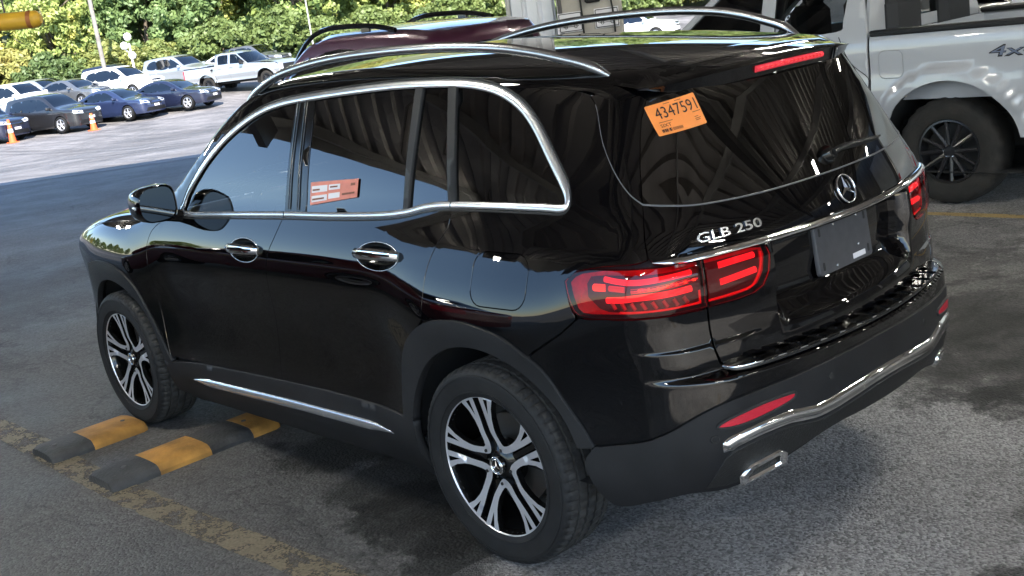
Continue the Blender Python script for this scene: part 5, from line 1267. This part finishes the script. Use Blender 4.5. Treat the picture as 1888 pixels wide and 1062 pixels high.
van = make_vehicle('van', VANP, PC['white'], (.95, -8.25, 0), 0, 'white van standing behind the grey pickup', None, 'parked_van')
R2 = [(sv, 55.6, -18.0, 'white', 'white SUV in the second row above the black SUV'), (sd, 55.2, -20.6, 'grey', 'grey sedan in the second row above the blue sedan'), (sv, 54.6, -23.0, 'white', 'white SUV in the second row above the navy sedan'), (sv, 55.8, -27.0, 'silver', 'silver SUV parked behind the navy sedan, beside the silver pickup'), (sd, 57.2, -31.2, 'white', 'white sedan right of the silver pickup'), (sv, 60.5, -34.6, 'grey', 'grey SUV seen over the black SUV roof rail'),
      (sv, 61.5, -15.8, 'grey', 'grey SUV in the third row at far left'), (sd, 61.8, -21.5, 'silver', 'silver sedan in the third row by the utility pole'), (sv, 61.5, -25.9, 'navy', 'navy SUV in the third row by the lamp post'), (sv, 62.0, -30.6, 'black', 'black SUV in the third row behind the silver pickup'), (sd, 64.5, -38.4, 'silver', 'silver sedan below the yellow trees at centre'), (sd, 60.5, -41.0, 'white', 'white sedan below the yellow trees beyond the roof rail'), (sd, 66.0, -17.5, 'black', 'black sedan in the back row by the utility pole foot'), (sd, 66.5, -23.6, 'navy', 'navy sedan in the back row behind the lamp post'), (sv, 66.8, -28.4, 'silver', 'silver SUV in the back row right of the lamp post'), (sd, 67.5, -34.0, 'navy', 'navy sedan in the back row below the thin mast'), (sv, 55.5, -15.2, 'silver', 'silver SUV in the second row above the navy SUV'), (sd, 53.5, -36.3, 'grey', 'grey sedan just above the front end of the roof rail'), (sv, 36.0, -42.0, 'white', 'white SUV beyond the pictogram board'), (sd, 30.5, -45.5, 'silver', 'silver sedan beyond the pickup windscreen')]
for src, x, y, c, lab in R2: copy_vehicle(src, gp(x, y), HD+rnd.uniform(-.05, .05), lab, 'cars in the far lot', PC[c])
PC['dark red'] = carpaint('dark red car paint', (.10, .008, .012), .2)
o_ = copy_vehicle(sd, (4.75, 3.62, 0), 0, 'dark red sedan mirrored in the doors of the black SUV', None, PC['dark red'])
del o_['group']
# ------------------------------------------------------------------ wheel stops
MS = mat('dark recycled rubber', (.030, .030, .031), .75, vary=(9, .5), bump=(60, .006)); MSY = mat('yellow band paint', (.36, .175, .035), .7, vary=(7, .5), bump=(60, .004))
def wheel_stop(x, y0, y1, label, cuts_=(0, .26, .56, .82, 1.0), bands=(1, 3)):
    t = empty('wheel_ramp', (x, (y0+y1)/2, 0), 0, label, 'wheel ramp', 'wheel ramps at the front wheel'); L = abs(y1-y0)
    prof = [(-.145, 0), (-.143, .018), (-.128, .038), (-.11, .047), (-.05, .051), (.05, .051), (.11, .047), (.128, .038), (.143, .018), (.145, 0)]
    cuts = np.array(cuts_)*L-L/2; nk = len(cuts)-1
    n = len(prof)
    for k in range(nk):
        a, b = cuts[k], cuts[k+1]; band = k in bands; g = .0015 if band else 0; V = []
        ys_ = [a, b]
        if k == 0: ys_ = [a, a+.03, b]
        if k == nk-1: ys_ = [a, b-.03, b]
        for y in ys_:
            e = .80 if abs(abs(y)-L/2) < 1e-6 else 1.
            for px, pz in prof: V.append((px*(1 if e == 1 else .9), -y, pz*e+(g if pz > 0 else 0)))
        Fc = [(i*n+j, i*n+j+1, (i+1)*n+j+1, (i+1)*n+j) for i in range(len(ys_)-1) for j in range(n-1)]
        Fc += [tuple(range(n))[::-1], tuple((len(ys_)-1)*n+j for j in range(n))]
        mk('yellow_band' if band else 'rubber_body', V, Fc, MSY if band else MS, t, sharp=30)
    for y in (-.36*L, .36*L): mk('anchor_bolt', *xf(lathe([(0, .056), (.012, .055), (.014, .050)], 10, 'z'), (0, y, 0)), MDK, t)
    return t
wheel_stop(2.845, 1.44, .935, 'short black wheel ramp with yellow panel touching the front tyre', (0, .42, 1.0), (1,))
wheel_stop(2.175, 1.43, .55, 'longer black wheel ramp with two yellow panels behind the front tyre')
# ------------------------------------------------------------------ clearance bar hung at the front of the canopy
MYB = mat('yellow clearance bar', (.62, .36, .03), .45, vary=(5, .15)); MBR = mat('rust red band', (.30, .10, .03), .6)
bar = empty('clearance_bar', (0, 0, 0), 0, 'yellow round clearance bar with rusty bands hanging from the canopy', 'clearance bar')
PA, PB = np.array(BAR_A), np.array(BAR_B); d_ = (PB-PA)/np.linalg.norm(PB-PA)
mk('bar', *tube([PA, PA+d_*.03, PA+d_*.07, *[PA+(PB-PA)*q for q in (.05, .5, .95)], PB], [.05, .088, .10, .10, .10, .10, .05], 18), MYB, bar)
for q in (.10, .50, 1.1, 1.7): mk('band', *tube([PA+d_*q, PA+d_*(q+.05)], .103, 18), MBR, bar)
for q in (.4, 2.2): mk('chain', *tube([PA+d_*q+np.array([0, 0, .09]), PA+d_*q+np.array([0, 0, HC-.2-PA[2]])], .012, 6), MDK, bar)
# ------------------------------------------------------------------ white ribbed post and the board with car pictograms
MWP = mat('white ribbed cladding', (.60, .61, .66), .5, vary=(2, .12)); MBG = mat('beige board', (.36, .33, .29), .6, vary=(4, .15))
def local(o, u, v): return o
pst = empty('cladded_post', POST, R_(-45), 'white ribbed post in front of the pickup', 'post'); 
prof = []
for k in range(3): y = -.30+.19*k; prof += [(0, y), (-.03, y+.02), (-.03, y+.14), (0, y+.16)]
prof += [(0, .29), (.35, .29), (.35, -.32), (0, -.32)]
n = len(prof); V = [(x, y, z) for z in (0, HC-.6) for x, y in prof]; mk('cladding', V, [(i, (i+1) % n, n+(i+1) % n, n+i) for i in range(n)][::1]+[tuple(range(n))], MWP, pst, flat=True)
mk('corner_strip', *box((-.035, .26, 2.0), (.02, .05, 4.), .004), MST, pst); mk('base_plate', *box((.17, 0, .02), (.6, .8, .04), .01), MDK, pst)
bd_ = empty('sign_board', BOARD, R_(-47), 'beige board with two car pictogram signs and a black device', 'board')
mk('panel_board', *box((0, 0, 1.25), (.08, .80, 2.9), .01), MBG, bd_)
for y in (-.20, .25):
    sg = mk('pictogram_sign', *box((-.055, y, 1.60), (.012, .30, .24), .004), M['paper'], bd_)
    fr = rrect(0, 0, .27, .21, .01); fs = flatsurf((-.0625, y, 1.60), (0, -1, 0), (0, 0, 1)); ribbon('sign_border', np.array(resample(fr, .03)), fs, .010, .0015, M['ink'], sg, closed=True)
    carl = smoothc([(-.11, -.05), (-.11, -.02), (-.075, .0), (-.035, .045), (.035, .05), (.075, .01), (.11, -.005), (.115, -.05)], 5); ribbon('sign_car', carl, fs, .009, .0015, M['ink'], sg)
    ribbon('sign_car', np.array([(-.10, -.052), (.10, -.052)]), fs, .008, .0015, M['ink'], sg)
    for x in (-.06, .06): ribbon('sign_wheel', np.array(ell(x, -.055, .018, .018, 12)), fs, .008, .0018, M['ink'], sg, closed=True)
mk('device', *box((-.08, -.05, 1.93), (.08, .20, .26), .02), M['dplastic'], bd_)
for y0, y1 in ((.06, .10), (-.20, -.28)): mk('cable', *tube(smoothc([(-.06, y0, 2.6), (-.09, (y0+y1)/2+.03, 2.1), (-.07, y1, 1.7), (-.06, y1, .5)], 6), .012, 6), M['dplastic'], bd_)
mk('upright_strip', *box((-.05, .36, 1.25), (.02, .05, 2.9), .004), MDK, bd_)
# ------------------------------------------------------------------ cones, poles
MO = mat('orange cone plastic', (.75, .12, .03), .5, vary=(3, .1)); MWR = mat('white reflective band', (.8, .78, .76), .4)
for (x, y), lab, h in ((CONES[0], 'tall orange and white traffic drum cone by the black SUV rear wheel', 1.0), (CONES[1], 'short orange traffic cone in front of the black parked SUV', .75)):
    c = empty('traffic_cone', gp(x, y), 0, lab, 'cone', 'cones along the parked row')
    mk('cone_body', *lathe([(0.03, h), (.05, h), (.085, h*.72), (.0855, h*.7), (.15, .05)], 20, 'z'), MO, c); mk('base', *box((0, 0, .025), (.42, .42, .05), .015), MO, c)
    for z0, z1 in ((.45, .60), (.70, .84)):
        r = lambda z: .15+(.05-.15)*(z-.05)/(h-.05)
        mk('white_band', *lathe([(r(z0*h)+.004, z0*h), (r(z1*h)+.004, z1*h)], 20, 'z'), MWR, c)
up = empty('utility_pole', (*POLES[0], -.6), 0, 'grey wooden utility pole rising in front of the trees', 'pole')
mk('pole', *tube([(0, 0, 0), (0, 0, 5), (.05, 0, 11)], [.13, .12, .10], 10), mat('weathered pole wood', (.20, .18, .165), .9, vary=(3, .25)), up); mk('crossarm', *box((0, 0, 10.2), (.12, 2.2, .14), .01), MBK, up)
for y in (-.9, -.4, .4, .9): mk('insulator', *xf(lathe([(.03, 0), (.05, .06), (.03, .14), (0, .15)], 8, 'z'), (0, y, 10.27)), MWR, up)
lp = empty('lamp_post', (*POLES[1], -.5), 0, 'slim lamp post with white globes behind the parked cars', 'lamp post')
mk('pole', *tube([(0, 0, 0), (0, 0, 3.4)], [.07, .05], 8), MWR, lp)
for y, z in ((.30, 3.3), (-.05, 2.75), (0.02, 3.75)): mk('globe', *xf(lathe([(0, -.22), (.15, -.16), (.22, 0), (.15, .16), (0, .22)], 12, 'z'), (0, y, z)), MWR, lp)
mk('arm', *tube([(0, 0, 2.9), (0, .2, 3.0), (0, .30, 3.2)], .03, 6), MWR, lp)
u2 = empty('slim_mast', (*POLES[2], -.6), 0, 'thin grey mast against the yellow trees', 'mast'); mk('pole', *tube([(0, 0, 0), (0, 0, 6.5)], [.05, .04], 8), MST, u2); mk('cap', *xf(lathe([(.06, 0), (.09, .04), (0, .12)], 8, 'z'), (0, 0, 6.5)), MST, u2)
